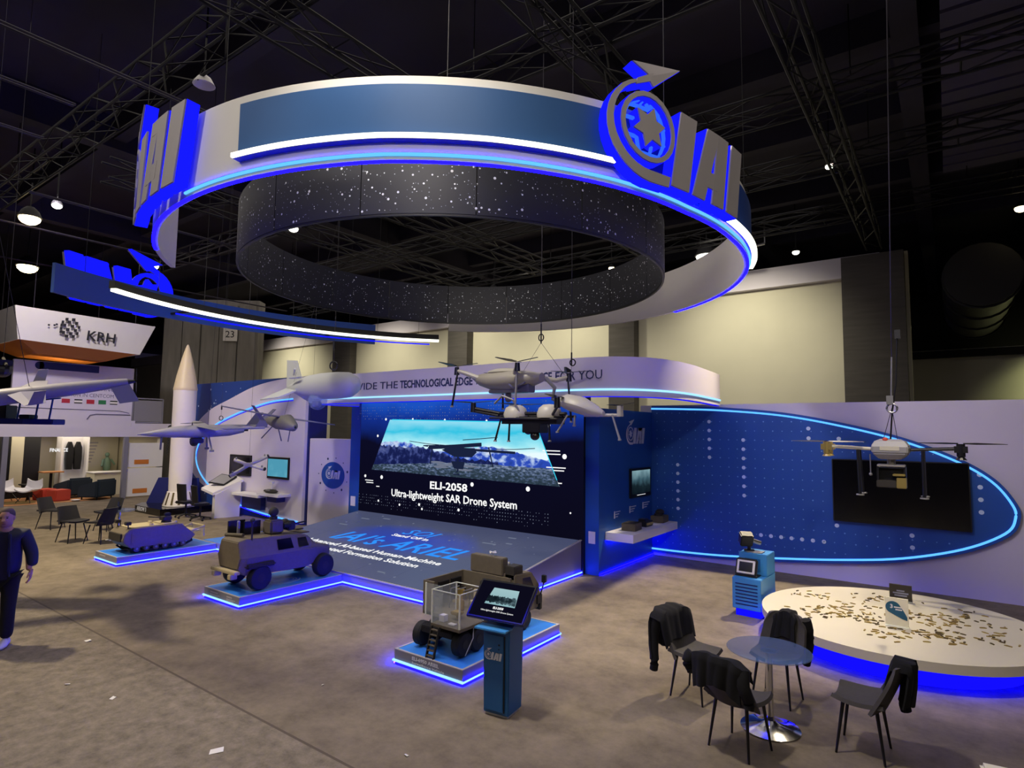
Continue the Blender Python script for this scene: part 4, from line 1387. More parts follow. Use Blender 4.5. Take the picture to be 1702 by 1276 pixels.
shell_white(-28.1, 7.0, radians(100), 'left white lounge chair with thin black wire legs')
shell_white(-27.5, 7.45, radians(40), 'right white lounge chair with thin black wire legs')
for x, y, lb in ((-28.2, 8.15, 'left red cube stool in the neighbouring lounge'), (-27.55, 8.4, 'right red cube stool in the neighbouring lounge')):
    t = thing('cube_stool', lb, 'stool', (x, y, .013), radians(15), 'red cube stools')
    MB().box(-.28, .28, -.28, .28, 0, .42).build('cushion', 'red', t, 0, .03)


def armchair(x, y, rz, lb):
    t = thing('armchair', lb, 'armchair', (x, y, .013), rz, 'dark armchairs in the neighbouring lounge')
    MB().box(-.42, .42, -.40, .36, .12, .42).build('seat', 'armchair', t, 0, .05)
    MB().box(-.46, .46, .26, .46, .1, .78).build('backrest', 'armchair', t, 0, .06)
    for s in (-1, 1):
        MB().loft([[(s * .40, -.40, .1), (s * .52, -.40, .1), (s * .52, -.40, .52), (s * .40, -.40, .52)], [(s * .40, .4, .1), (s * .52, .4, .1), (s * .52, .4, .74), (s * .40, .4, .74)]]).build('armrest', 'armchair', t, 0, .04)
    for sx in (-1, 1):
        for sy in (-1, 1):
            MB().cyl((sx * .36, sy * .32, 0), (sx * .36, sy * .32, .14), .025, n=6).build('leg', 'black', t)


armchair(-28.5, 9.15, radians(-70), 'dark armchair further back beside the cream counter')
armchair(-27.2, 9.55, radians(-60), 'big dark armchair at the front right of the lounge')
t = thing('counter', 'cream box counter behind the big dark armchair', 'counter', (-28.9, 9.95, 0))
MB().box(-.4, .5, -.1, 1.1, 0, .92).build('counter_body', 'counter', t, 0, .01)
MB().box(-.43, .53, -.13, 1.13, .92, .96).build('counter_top', 'white', t, 0, .005)
t = thing('floor_dish', 'small white round dish on the tan rug', 'dish', (-26.98, 8.78, .014))
MB().lathe([(.0, 0), (.1, 0), (.16, .04), (.14, .045), (.08, .015), (0, .015)], 16).build('dish', 'white', t)
t = thing('low_table', 'small black table before the dark partition of the neighbouring booth', 'table', (-28.6, 7.75, .013))
MB().box(-.35, .35, -.25, .25, .55, .60).build('table_top', 'black', t, 0, .01)
MB().cyl((0, 0, 0), (0, 0, .55), .05).build('leg', 'black', t)
t = thing('dark_table', 'dark table with a wooden top deep inside the neighbouring booth', 'table', (-29.2, 8.6, 0))
MB().box(-.3, .3, -.35, .35, .98, 1.03).build('table_top', 'orange_rug', t, 0)
MB().cyl((0, 0, 0), (0, 0, .98), .05).build('leg', 'black', t)

# hanging sign of the neighbouring booth: an upside-down truncated pyramid
ks = thing('hanging_sign', 'white hanging sign tapering downwards with orange underside and KRH letters', 'sign', (0, 0, 0))
t4 = [(-25, 6.02, 6.86), (-25, 10.40, 6.78), (-29.4, 10.40, 6.78), (-29.4, 6.02, 6.86)]
b4 = [(-25.25, 6.22, 5.76), (-25.25, 10.0, 5.64), (-29.1, 10.0, 5.64), (-29.1, 6.22, 5.76)]
for i in range(4):
    j = (i + 1) % 4
    n = (Vector(t4[j]) - Vector(t4[i])).cross(Vector(b4[i]) - Vector(t4[i])).normalized() * .05
    MB().add([t4[i], t4[j], b4[j], b4[i]] + [Vector(q) + n for q in (t4[i], t4[j], b4[j], b4[i])], [(0, 1, 2, 3), (7, 6, 5, 4), (0, 4, 5, 1), (1, 5, 6, 2), (2, 6, 7, 3), (3, 7, 4, 0)]).build('sign_face', 'fabric_white', ks, 0)
i4 = [(-25.35, 6.3, 5.78), (-25.35, 9.95, 5.66), (-29.0, 9.95, 5.66), (-29.0, 6.3, 5.78)]
u4 = [(-26.1, 7.0, 5.42), (-26.1, 9.2, 5.36), (-28.3, 9.2, 5.36), (-28.3, 7.0, 5.42)]
b = MB().add(i4 + u4, [(0, 1, 5, 4), (1, 2, 6, 5), (2, 3, 7, 6), (3, 0, 4, 7), (4, 5, 6, 7)])
b.build('underside', 'orange_sign', ks, 0, label='orange underside of the sign')
yx = Vector((0, 1, -.018)).normalized()
zx = Vector((.25, 0, 1.12)).normalized()
text('KRH', .50, 'ink', frame((-25.07, 8.12, 5.97), yx, zx), ks, .003, bold=.008, width=.9)
b = MB()
for i in range(6):
    for j in range(6):
        if (i + j) % 2 == 0 or (i in (0, 5) and j % 2):
            u, v = (i - 2.5) / 3, (j - 2.5) / 3
            if u * u + v * v < 1.05:
                k = sqrt(max(.1, 1 - .35 * (u * u + v * v)))
                b.prism([(u * .36 * k + a * .055 * (1 - .4 * abs(u)) + .02 * v, v * .42 * k + c * .058) for a, c in ((-1, -1), (1, -.8), (1, 1), (-1, .8))], 0, .004, frame((-25.0, 7.60, 6.32), yx, zx))
for u, v in ((-.46, .02), (-.40, .06), (-.62, .0)):
    b.prism([(u + a * .03, v + c * .03) for a, c in ((-1, -1), (1, -1), (1, 1), (-1, 1))], 0, .004, frame((-25.0, 7.60, 6.32), yx, zx))
b.build('globe_print', 'ink', ks, 0)
for x, y in ((-25.3, 6.6), (-25.3, 9.8), (-29, 9.8), (-29, 6.6)):
    MB().cyl((x, y, 6.8), (x, y, 11.4), .012, n=4).build('hanging_wire', 'rig_light', ks)


# ------------------------------------------------------------------ black chairs and high table at the left
def tub_chair(x, y, rz, lb, m='chair_black'):
    t = thing('tub_chair', lb, 'chair', (x, y, 0), rz, 'black chairs at the left')
    MB().sheet(lambda u, v: ((u - .5) * (.50 - .04 * v), .24 - .48 * v, .47 + .03 * (2 * u - 1) ** 2), 8, 6, .04).build('seat', m, t)
    MB().sheet(lambda u, v: ((u - .5) * (.56 - .10 * v), -.24 - .10 * v + .14 * (2 * u - 1) ** 2 * (1 - .5 * v), .44 + .41 * v), 8, 6, .035).build('backrest', m, t)
    for sx in (-1, 1):
        for sy in (-1, 1):
            MB().cyl((sx * .16, sy * .15, .45), (sx * .24, sy * .23, 0), .017, .011, 6).build('leg', 'leg_black', t)


tub_chair(-20.3, 6.05, radians(-60), 'black chair farthest left beside the far small table')
tub_chair(-17.65, 5.72, radians(-75), 'black chair nearest the walking person at the small table')
tub_chair(-18.9, 6.95, radians(200), 'black chair behind the chrome table foot with a grey seat')
tub_chair(-17.0, 6.1, radians(120), 'black chair with its broad back to the camera beside the tracked vehicle')
t = thing('bistro_table', 'small round table with chrome foot between the black chairs', 'table', (-17.15, 6.55, 0))
MB().lathe([(0, .71), (.34, .71), (.35, .73), (.34, .75), (0, .75)], 28).build('table_top', 'table_glass', t)
MB().cyl((0, 0, .03), (0, 0, .71), .03).build('column', 'chrome', t)
MB().lathe([(.26, 0), (.26, .012), (.1, .03), (.04, .05), (0, .05)], 28).build('foot', 'chrome', t)
t = thing('table_caddy', 'small dark holder standing on the round table of the black chairs', 'holder', (-17.1, 6.5, .752))
MB().box(-.06, .06, -.05, .05, 0, .09).build('box_body', 'black', t, 0, .01)
MB().box(-.04, .04, -.005, .005, .09, .2).build('card', 'ink_navy', t, 0)

# ------------------------------------------------------------------ tracked vehicle model
def poly_loft(b, a, c):
    return b.loft([a, c])


t = thing('tracked_vehicle', 'scale model of a beige tracked armoured carrier on its platform', 'vehicle', (-14.38, 6.2, .182), 0, None)
# side profile in (y, z); near end is -y
W = .38
prof = [(-.76, .28), (-.72, .42), (-.62, .52), (.42, .52), (.74, .24), (.62, .12), (-.60, .12)]
b = MB()
b.loft([[(-W, y, z) for y, z in prof], [(W, y, z) for y, z in prof]])
b.build('hull', 'tan', t, 0, .012)
MB().box(-W - .015, -W + .0, -.60, .55, .20, .44).build('side_plate', 'tan', t, 0, .006)
MB().box(W, W + .015, -.60, .40, .18, .46).build('side_plate', 'tan', t, 0, .006)
MB().box(-.30, .30, -.58, .05, .52, .535).box(-.26, .28, .08, .40, .52, .545).build('roof_plate', 'tan_light', t, 0, .004)
for s in (-1, 1):
    b = MB()
    pts = [(s * (W - .07), y, z) for y, z in ((-.60, .10), (-.50, .025), (.48, .025), (.70, .12), (.68, .20), (.5, .19), (-.5, .18))]
    b.tube(pts, .028, 6, closed=True)
    b.build('track', 'rubber', t)
    for k in range(6):
        y = -.46 + k * .19
        wl_ = MB().cyl((s * (W - .11), y, .085), (s * (W - .03), y, .085), .062, n=16).build('road_wheel', 'olive', t)
        MB().cyl((s * (W - .035), y, .085), (s * (W - .022), y, .085), .025, n=10).build('hub', 'drone_grey', wl_)
for sx in (-1, 1):
    p_ = MB().cyl((sx * .26, -.62, .50), (sx * .26, -.62, .60), .012).build('lamp_post', 'black', t)
    MB().box(sx * .26 - .06, sx * .26 + .06, -.68, -.58, .59, .66).build('lamp_box', 'olive_dark', p_, 0, .008)
MB().box(-.3, .3, -.775, -.74, .26, .42).build('front_plate', 'olive_dark', t, 0, .006)
MB().cyl((0.08, .22, .54), (.08, .22, .60), .11, .09, 14).build('turret_ring', 'olive_dark', t)
ws = MB().box(.0, .18, .10, .30, .60, .68).build('weapon_station', 'olive_dark', t, 0, .01)
MB().cyl((.09, .12, .66), (.09, -.16, .70), .012, n=8).build('gun_barrel', 'black', ws)
MB().box(.03, .13, .18, .30, .68, .75).build('sight', 'black', ws, 0, .01)
for x, y, r in ((-.2, .0, .05), (.22, -.15, .045), (-.15, .30, .06), (.25, .34, .04), (-.05, -.05, .04)):
    MB().cyl((x, y, .53), (x, y, .575), r, r * .8, 12).build('hatch', 'tan_light', t)
fr = MB()
fr.tube([(-.28, .70, .32), (-.28, .98, .40), (.28, .98, .40), (.28, .70, .32)], .02, 5).tube([(-.28, .98, .40), (-.28, .98, .16)], .016, 5).tube([(.28, .98, .40), (.28, .98, .16)], .016, 5)
fr.build('bow_frame', 'tan_light', t)
MB().box(-.3, .3, .74, .9, .3, .32).build('bow_plate', 'tan_light', t, 0)

# ------------------------------------------------------------------ armoured car
t = thing('armoured_car', 'scale model of a beige four wheeled armoured car with roof sensors', 'vehicle', (-9.75, 6.2, .178), 0)


def xsec(y, z0, z1, z2, w0, w1, w2):
    return [(-w0, y, z0), (w0, y, z0), (w1, y, z1), (w2, y, z2), (-w2, y, z2), (-w1, y, z1)]


b = MB()
b.loft([xsec(-.80, .36, .55, .80, .28, .36, .26), xsec(-.70, .26, .55, .84, .34, .41, .30), xsec(.10, .22, .54, .82, .36, .41, .31), xsec(.46, .22, .54, .78, .36, .41, .30), xsec(.66, .26, .54, .60, .34, .38, .34), xsec(1.0, .30, .46, .52, .28, .30, .27)])
b.build('hull', 'tan', t, 0, .012)
for s in (-1, 1):
    for (y0, y1, z0, z1) in ((-.14, .16, .60, .77), (.26, .46, .60, .75)):
        MB().add([(s * ((.420 - (z - .54) * .35) if y0 < 0 else (.428 - (z - .54) * .40)), y, z) for y, z in ((y0, z0), (y1, z0), (y1 - .03, z1), (y0, z1))], [(0, 1, 2, 3)] if s > 0 else [(3, 2, 1, 0)]).build('side_window', 'glass_dark', t, 0)
MB().add([(-.26, .52, .75), (.26, .52, .75), (.29, .655, .62), (-.29, .655, .62)], [(0, 1, 2, 3)]).build('windscreen', 'glass_dark', t, 0)
for s in (-1, 1):
    q = MB()
    for k in range(6):
        z = .58 + k * .038
        q.add([(s * (.395 - (z - .54) * .36) + s * .004, y, z + dz) for y, dz in ((-.72, 0), (-.56, .02), (-.56, .032), (-.72, .012))], [(0, 1, 2, 3)])
    q.build('side_grille', 'olive_dark', t, 0)
b = MB()
for k in range(5):
    b.box(-.2 + .001, .2, -.792 + .012 * k, -.782 + .012 * k, .60 + .04 * k, .62 + .04 * k)
b.build('rear_grille', 'olive_dark', t, 0)
text('2', .12, 'olive_dark', frame((.405 - .03, -.30, .60), (0, 1, 0), Vector((-.37, 0, 1)).normalized()), t, .012, bold=.004)
MB().box(-.38, .38, -.90, -.80, .30, .35).box(-.3, -.2, -.92, -.8, .22, .30).box(.2, .3, -.92, -.8, .22, .30).build('rear_bumper', 'tan_light', t, 0, .008)
for s in (-1, 1):
    for y in (-.46, .80):
        wz = .175
        wh = MB().lathe([(.09, -.08), (.18, -.08), (.2, -.05), (.2, .05), (.18, .08), (.09, .08)], 22, Matrix.Translation((s * .37, y, wz + .025)) @ Matrix.Rotation(pi / 2, 4, 'Y')).build('wheel', 'rubber', t)
        MB().cyl((s * .36, y, wz + .025), (s * .452, y, wz + .025), .095, .07, 14).build('hub', 'olive_dark', wh)
        if y < 0:
            MB().box(s * .36 - .10, s * .36 + .11, y - .26, y + .26, .37, .44).build('wheel_arch', 'olive_dark', t, 0, .03)
    MB().cyl((-.3, .80, .185), (.3, .80, .185), .03).build('axle', 'black', t)
MB().box(-.34, -.30, -.66, -.36, .82, 1.08).build('radar_panel', 'carbon', t, 0, .005, label='flat dark radar panel on the roof')
MB().box(-.2, -.16, -.45, -.15, .82, 1.06).build('radar_panel', 'carbon', t, 0, .005)
MB().cyl((-.18, -.55, .83), (-.18, -.55, 1.05), .025).ball((-.18, -.55, 1.06), .03, 8, 6).build('roof_mast', 'drone_grey', t)
MB().cyl((-.28, -.70, .86), (.10, -.62, .88), .03, n=10).ball((-.28, -.70, .86), .035, 8, 6).build('roof_tube', 'olive', t)
MB().cyl((.30, -.58, .6), (.30, -.58, 1.12), .014).ball((.30, -.58, 1.14), .042, 10, 8).build('antenna_mast', 'olive_dark', t)
b = MB().box(-.13, .15, -.14, .12, .82, 1.07)
tu = b.build('turret_box', 'olive', t, 0, .03)
MB().cyl((.0, -.01, 1.07), (.0, -.01, 1.12), .07).ball((.0, -.01, 1.20), .085, 14, 10).build('sensor_ball', 'olive_dark', tu)
gs = MB().box(-.10, .14, .20, .36, .86, 1.02).ball((.0, .22, .97), .09, 12, 8).build('gun_mount', 'olive_dark', t, 0, .02)
MB().cyl((.14, .24, .96), (.14, .10, .96), .045, n=12).build('gun_sight', 'black', gs)
MB().cyl((.05, .3, .95), (.05, .62, .97), .014, n=8).build('gun_barrel', 'black', gs)
MB().box(-.22, .22, .42, .60, .79, .81).box(-.2, -.05, .5, .66, .81, .84).build('roof_rack', 'olive', t, 0, .008)
MB().cyl((.25, -.2, .82), (.25, -.2, 1.15), .004, n=4).cyl((-.25, .05, .82), (-.25, .05, 1.15), .004, n=4).build('whip_aerial', 'black', t)

# ------------------------------------------------------------------ truck with an opened cabin body
t = thing('shelter_truck', 'scale model of an olive truck with an opened shelter body and ladder', 'vehicle', (-5.1, 6.2, .178), 0)
MB().box(-.26, .26, -.72, .92, .20, .28).build('chassis', 'black', t, 0, .01)
MB().box(-.47, .38, -.46, .32, .32, .36).build('shelter_floor', 'olive', t, 0, .004)
MB().box(-.49, -.46, -.44, .32, .32, .74).build('shelter_wall', 'olive', t, 0, .003)
MB().box(-.46, .36, .30, .33, .32, .74).build('shelter_wall', 'olive', t, 0, .003)
MB().box(-.49, -.30, -.46, -.43, .32, .74).build('shelter_wall', 'olive', t, 0, .003)
MB().box(-.02, .44, -.80, -.36, .335, .37).build('fold_out_tray', 'olive', t, 0, .004)
# clear plastic housing
for x0, x1, y0, y1 in ((-.02, .42, -.78, -.775), (-.02, -.015, -.775, -.34), (.415, .42, -.775, -.34), (-.30, -.02, -.60, -.595)):
    MB().box(x0, x1, y0, y1, .372, .76).build('clear_panel', 'acrylic', t, 0)
b = MB()
for x, y in ((-.02, -.78), (.42, -.78), (-.02, -.34), (.42, -.34), (-.30, -.6)):
    b.box(x - .008, x + .008, y - .008, y + .008, .37, .765)
b.box(-.02, .42, -.785, -.775, .757, .767).box(-.02, .42, -.345, -.335, .757, .767).box(-.025, -.015, -.78, -.34, .757, .767).box(.415, .425, -.78, -.34, .757, .767)
b.build('clear_panel_edges', 'acrylic_edge', t, 0)
for x, y, m in ((-.18, -.12, 'brass'), (.02, -.02, 'tan_light'), (.14, -.50, 'brass'), (.28, -.1, 'olive_dark')):
    s_ = MB().box(x - .06, x + .06, y - .06, y + .06, .43, .47).box(x - .06, x + .06, y + .04, y + .07, .47, .60).cyl((x, y, .36), (x, y, .43), .015)
    s_.build('operator_seat', m, t, 0, .008)
MB().box(-.44, -.36, -.3, .25, .5, .53).box(-.43, -.40, -.25, -.05, .55, .68).box(-.43, -.40, .0, .2, .55, .68).build('console', 'black', t, 0, .004)
MB().box(-.1, .3, .22, .29, .45, .66).build('equipment_rack', 'olive_dark', t, 0, .006)
b = MB()
for k in range(5):
    b.tube([(-.26 + .11 * k, -.20, .37), (-.24 + .11 * k, -.2, .62), (-.18 + .11 * k, -.1, .64)], .008, 5)
b.build('rack_tubes', 'steel', t)
MB().box(.02, .1, -.70, -.62, .372, .45).box(.2, .3, -.74, -.68, .372, .39).build('small_fittings', 'white', t, 0, .004)
lad = MB()
for s in (0, .115):
    lad.add([(x + s, y, z) for x, y, z in ((.0, -.905, 0.0), (.012, -.905, 0.0), (.032, -.835, .35), (.02, -.835, .35), (.0, -.87, 0.0), (.012, -.87, 0.0), (.032, -.803, .35), (.02, -.803, .35))], [(0, 1, 2, 3), (7, 6, 5, 4), (0, 4, 5, 1), (1, 5, 6, 2), (2, 6, 7, 3), (3, 7, 4, 0)])
ld = lad.build('ladder', 'olive_dark', t, 0)
for k in range(6):
    f_ = (k + .5) / 6
    x, y, z = .0 + .02 * f_, -.888 + .07 * f_, .34 * f_
    MB().box(x + .01, x + .12, y - .018, y + .018, z - .006, z + .006).build('rung', 'olive', ld, 0)
for y in (-.62, -.36, .64):
    for s in (-1, 1):
        wh = MB().lathe([(.07, -.06), (.125, -.06), (.145, -.04), (.145, .04), (.125, .06), (.07, .06)], 20, Matrix.Translation((s * .32, y, .15)) @ Matrix.Rotation(pi / 2, 4, 'Y')).build('wheel', 'rubber', t)
        MB().cyl((s * .32, y, .15), (s * .385, y, .15), .07, .05, 12).build('hub', 'olive_dark', wh)
b = MB()
b.loft([[(x, y, z) for y, z in ((.36, .24), (.90, .24), (.97, .40), (.93, .56), (.74, .76), (.36, .78))] for x in (-.36, .40)])
b.build('cab', 'olive', t, 0, .012)
for s, x in ((-1, -.362), (1, .402)):
    MB().add([(x, .52, .54), (x, .80, .54), (x, .70, .70), (x, .52, .71)], [(0, 1, 2, 3)]).build('cab_window', 'glass_dark', t, 0)
MB().add([(-.30, .935, .58), (.34, .935, .58), (.34, .76, .74), (-.30, .76, .74)], [(0, 1, 2, 3)]).build('windscreen', 'glass_dark', t, 0)
MB().box(-.36, .20, .33, .46, .74, .97).build('generator_box', 'olive', t, 0, .01)
MB().box(.22, .38, .36, .56, .70, .88).build('roof_box', 'olive_dark', t, 0, .01)
MB().box(.37, .42, .86, .98, .3, .42).cyl((.42, .93, .42), (.46, .98, .62), .01).box(.42, .48, .95, 1.0, .58, .68).build('mirror', 'black', t, 0, .005)
MB().box(-.36, .40, .95, 1.01, .20, .32).build('front_bumper', 'olive_dark', t, 0, .01)
MB().cyl((.1, .6, .78), (.1, .6, .84), .03).ball((.1, .6, .85), .03, 8, 6).build('beacon', 'drone_grey', t)
MB().tube([(.36, -.45, .33), (.40, -.5, .2), (.38, -.62, .02)], .006, 5).build('cable', 'white', t)
MB().tube([(.0, .38, .97), (.0, .38, 1.03)], .006, 4).box(-.06, .06, .375, .385, 1.02, 1.035).box(-.01, .01, .32, .44, 1.02, 1.035).build('roof_aerial', 'white', t, 0)

# ------------------------------------------------------------------ hanging aircraft
def prop(b, c, r, a, n=2, w=.022, tilt=0.0, cone=0.0):
    for k in range(n):
        t = a + k * 2 * pi / n
        d = Vector((cos(t), sin(t), tilt))
        s = Vector((-sin(t), cos(t), 0))
        c_ = Vector(c)
        pts = []
        for f, ww, h in ((.06, .5, .004), (.35, 1.1, .008), (1.0, .35, .0)):
            pts.append((c_ + d * (r * f) + s * (w * ww) + Vector((0, 0, h)), c_ + d * (r * f) - s * (w * ww) - Vector((0, 0, h))))
        b.loft([[p, q, q + Vector((0, 0, -.006)), p + Vector((0, 0, -.006))] for p, q in pts])
    return b


def wire(t, p, q, r=.006, m='rig_light'):
    MB().cyl(p, q, r, n=4).build('hanging_wire', m, t)


# quadcopter over the round white stage
t = thing('quadcopter', 'big quadcopter with camera payload hanging above the round white stage', 'drone', (-.64, 9.6, 2.69))
b = MB()
b.loft([[(-.20 * k, -.24 * j, z), (.20 * k, -.24 * j, z), (.22 * k, -.05, z), (.20 * k, .24 * j, z), (-.20 * k, .24 * j, z), (-.22 * k, -.05, z)] for k, j, z in ((.62, .7, -.14), (1, 1, -.06), (1.05, 1, .03), (.85, .85, .10), (.55, .6, .13))])
b.build('body_shell', 'drone_grey', t, 0, .015)
MB().box(-.11, .11, -.245, -.235, -.02, .035).build('front_plate', 'drone_body', t, 0)
MB().ball((-.05, -.15, .12), .035, 8, 6).build('beacon', 'red', t)
for sx in (-1, 1):
    for sy in (-1, 1):
        q = MB().cyl((sx * .18, sy * .06, -.01), (sx * .76, sy * .13, .02), .022, n=10).build('arm', 'drone_body' if sx < 0 else 'carbon', t)
        MB().cyl((sx * .76, sy * .13, -.08), (sx * .76, sy * .13, .08), .045, n=12).cyl((sx * .76, sy * .13, -.12), (sx * .76, sy * .13, -.08), .06, .03, 10).box(sx * .76 - .07, sx * .76 + .07, sy * .13 - .04, sy * .13 + .04, -.03, .05).build('motor', 'gold' if sx < 0 else 'carbon', q, 0)
        prop(MB(), (sx * .76, sy * .13, .09), .46, (.05 if sx > 0 else .12) + sy * .15, 2, .036).build('propeller', 'drone_grey' if sx * sy > 0 else 'carbon', q, 0)
        lg = MB().cyl((sx * .36 - (.0 if sx > 0 else .02), sy * .11, -.02), (sx * .36, sy * .17, -.62), .02, n=8).build('leg', 'carbon', t)
        MB().cyl((sx * .36, sy * .17, -.635), (sx * .36, sy * .17, -.62), .05, n=10).build('foot', 'drone_grey', lg)
g = MB().box(-.16, .16, -.12, .12, -.24, -.21).cyl((0, 0, -.21), (0, 0, -.12), .05).build('gimbal_plate', 'drone_body', t, 0, .006)
MB().box(-.165, -.14, -.1, .1, -.5, -.24).box(.14, .165, -.1, .1, -.5, -.24).box(-.14, .14, .02, .12, -.44, -.26).build('gimbal_frame', 'carbon', g, 0)
MB().box(-.17, .06, -.14, .06, -.52, -.42).build('camera_box', 'olive_dark', g, 0, .01)
MB().box(.06, .17, -.15, .02, -.52, -.38).box(.02, .16, -.16, -.02, -.36, -.33).build('camera_fitting', 'gold', g, 0, .006)
MB().cyl((-.24, -.05, -.08), (-.24, -.05, -.34), .008, n=6).ball((-.24, -.05, -.35), .022, 8, 6).build('aerial', 'drone_grey', t)
for x in (-.08, .08):
    wire(t, (x, 0, .13), (.03, 0, .55), .004)
MB().tube([(.03 + .06 * cos(a), 0, .55 + .06 * sin(a)) for a in [k * pi / 7 for k in range(14)]], .014, 6, closed=True).box(-.03, .05, -.03, .03, .60, .72).cyl((.03, 0, .72), (.05, 0, 1.25), .012).build('hoist_hook', 'steel', t)
wire(t, (.05, 0, 1.25), (.2, 0, 8.7), .007)
MB().tube([(0, .02, .13), (.03, .02, .5), (.09, .02, .9), (.12, .02, 1.5)], .012, 6).box(.09, .16, -.01, .05, 1.5, 1.62).build('power_cable', 'black', t)

# white-bodied drone and dark-framed drone over the stage
t = thing('boat_drone', 'upper hanging drone with a pale boat-shaped body and black propellers', 'drone', (-6.15, 8.3, 3.72))
b = MB()
secs = []
for x, w_, z0, z1 in ((-.78, .05, .06, .12), (-.6, .16, -.05, .16), (-.3, .25, -.14, .18), (.1, .27, -.15, .20), (.45, .22, -.10, .16), (.7, .10, -.02, .12)):
    secs.append([(x, w_ * cos(a), (z0 + z1) / 2 + (z1 - z0) / 2 * sin(a) * (1 if sin(a) > 0 else 1.1)) for a in [k * pi / 8 for k in range(16)]])
b.loft(secs)
b.build('body_shell', 'drone_tan', t)
MB().ball((-.1, 0, .17), (.36, .18, .07), 14, 6).build('top_cover', 'drone_body', t)
MB().box(-.35, .35, -.12, .12, -.20, -.14).build('belly_plate', 'drone_grey', t, 0, .01)
for n_, (x, y, z, lg, lean) in enumerate(((-.98, -.25, .22, .60, -.02), (-.55, .55, .12, .52, .02), (.40, -.30, .22, .72, .0), (.95, .45, .08, .72, .03))):
    q = MB().tube([(x * .55, y * .4, .06), (x * .8, y * .8, z - .06), (x, y, z)], [.05, .04, .035], 8).build('arm', 'drone_body', t)
    MB().cyl((x, y, z - .08), (x, y, z + .06), .05, .04, 12).build('motor', 'carbon', q)
    prop(MB(), (x, y, z + .08), .40, .3 + n_ * .9, 3, .055, .12).build('propeller', 'carbon', q, 0)
    l = MB().cyl((x * .98, y, z - .05), (x + lean * 3 - .04, y, z - .05 - lg), .016, .020, 8).build('leg', 'carbon' if n_ != 2 else 'drone_grey', t)
    MB().cyl((x + lean * 3 - .04, y, z - .06 - lg), (x + lean * 3 - .04, y, z - .03 - lg), .028, n=8).build('foot', 'drone_grey', l)
MB().cyl((.0, 0, -.2), (.0, 0, -.26), .05).ball((.0, 0, -.30), .06, 10, 8).build('camera_ball', 'uav_dark', t)
MB().box(.28, .52, -.14, .06, -.2, -.06).tube([(.1, -.2, -.02), (.3, -.26, -.14), (.5, -.2, -.04)], .02, 6).build('side_pack', 'uav_dark', t, 0, .02)
MB().tube([(.7, .1, .05), (.82, .2, -.12), (.75, .25, -.3), (1.0, .3, -.42)], .035, 8).build('bent_tube', 'drone_grey', t)
wire(t, (.3, 0, .15), (.66, 0, .62), .003)
wire(t, (.95, .3, .1), (.68, 0, .62), .003)
MB().cyl((.67, 0, .62), (.67, 0, .95), .012).tube([(.67 + .05 * cos(a), 0, .72 + .06 * sin(a)) for a in [k * pi / 6 for k in range(12)]], .01, 5, closed=True).build('hoist_hook', 'rig', t)
wire(t, (.67, 0, .9), (.67, 0, 7.6), .008)

t = thing('frame_drone', 'lower hanging drone with black frame and pale domes in front of the screen', 'drone', (-5.35, 8.0, 3.12))
b = MB()
b.tube([(-1.2, -.1, .12), (-.75, 0, .04), (.55, 0, .02)], .03, 8).tube([(-.85, .12, .0), (.65, .12, -.02)], .022, 6).tube([(-.85, -.14, -.04), (.5, -.14, -.06)], .022, 6).box(-.62, .45, -.12, .12, -.14, -.02)
b.build('frame_rails', 'carbon', t, 0)
for x, y, s in ((-.42, 0, .17), (.24, 0, .17)):
    MB().lathe([(s * 1.15, -.02), (s * 1.2, .04), (s, .14), (s * .6, .19), (0, .20)], 18, Matrix.Translation((x, y, -.02))).build('dome', 'drone_body', t)
b = MB()
b.loft([[(x, w_ * cos(a), zc + h * sin(a)) for a in [k * pi / 7 for k in range(14)]] for x, w_, zc, h in ((.42, .10, .22, .06), (.6, .2, .2, .13), (.85, .22, .14, .14), (1.08, .14, .06, .09), (1.2, .05, .02, .04))])
b.build('nose_body', 'drone_body', t)
for n_, (x, y, z) in enumerate(((-1.25, -.1, .12), (-.70, .5, .10), (.60, -.35, .16), (1.42, .1, .04))):
    q = MB().tube([(x * .6, y * .3, 0), (x, y, z - .04)], .024, 8).build('arm', 'carbon' if n_ < 3 else 'drone_body', t)
    MB().cyl((x, y, z - .06), (x, y, z + .10), .05, .045, 12).build('motor', 'carbon' if n_ < 3 else 'drone_body', q)
    prop(MB(), (x, y, z + .11), .42, .1 + n_ * .8, 2, .036, .05).build('propeller', 'carbon', q, 0)
for x0, x1, z1 in ((-.65, -.78, -.42), (-.48, -.50, -.42), (.28, .30, -.40), (.62, .44, -.26), (.75, .74, -.16), (1.38, 1.50, -.36)):
    l = MB().cyl((x0, -.08, .0), (x1, -.08, z1), .014, .018, 8).build('leg', 'carbon' if x0 < .5 else 'drone_grey', t)
    MB().cyl((x1, -.08, z1 - .015), (x1, -.08, z1 + .01), .028, n=8).build('foot', 'drone_grey', l)
MB().box(-.18, .16, -.16, .1, -.28, -.13).ball((.0, -.05, -.32), .08, 10, 8).ball((-.13, -.05, -.24), .07, 10, 8).build('gimbal_camera', 'carbon', t, 0, .01)
MB().tube([(-.75, -.15, .2), (-.55, -.2, .32), (-.35, -.18, .25), (-.28, -.1, .06)], .018, 6).build('cable_loop', 'drone_grey', t)
wire(t, (.60, 0, .24), (.64, 0, .78), .003)
MB().cyl((.64, 0, .78), (.64, 0, .98), .012).tube([(.66 + .05 * cos(a), 0, .82 + .05 * sin(a)) for a in [k * pi / 6 for k in range(12)]], .01, 5, closed=True).build('hoist_hook', 'rig', t)
wire(t, (.64, 0, .95), (.64, 0, 8.2), .006)

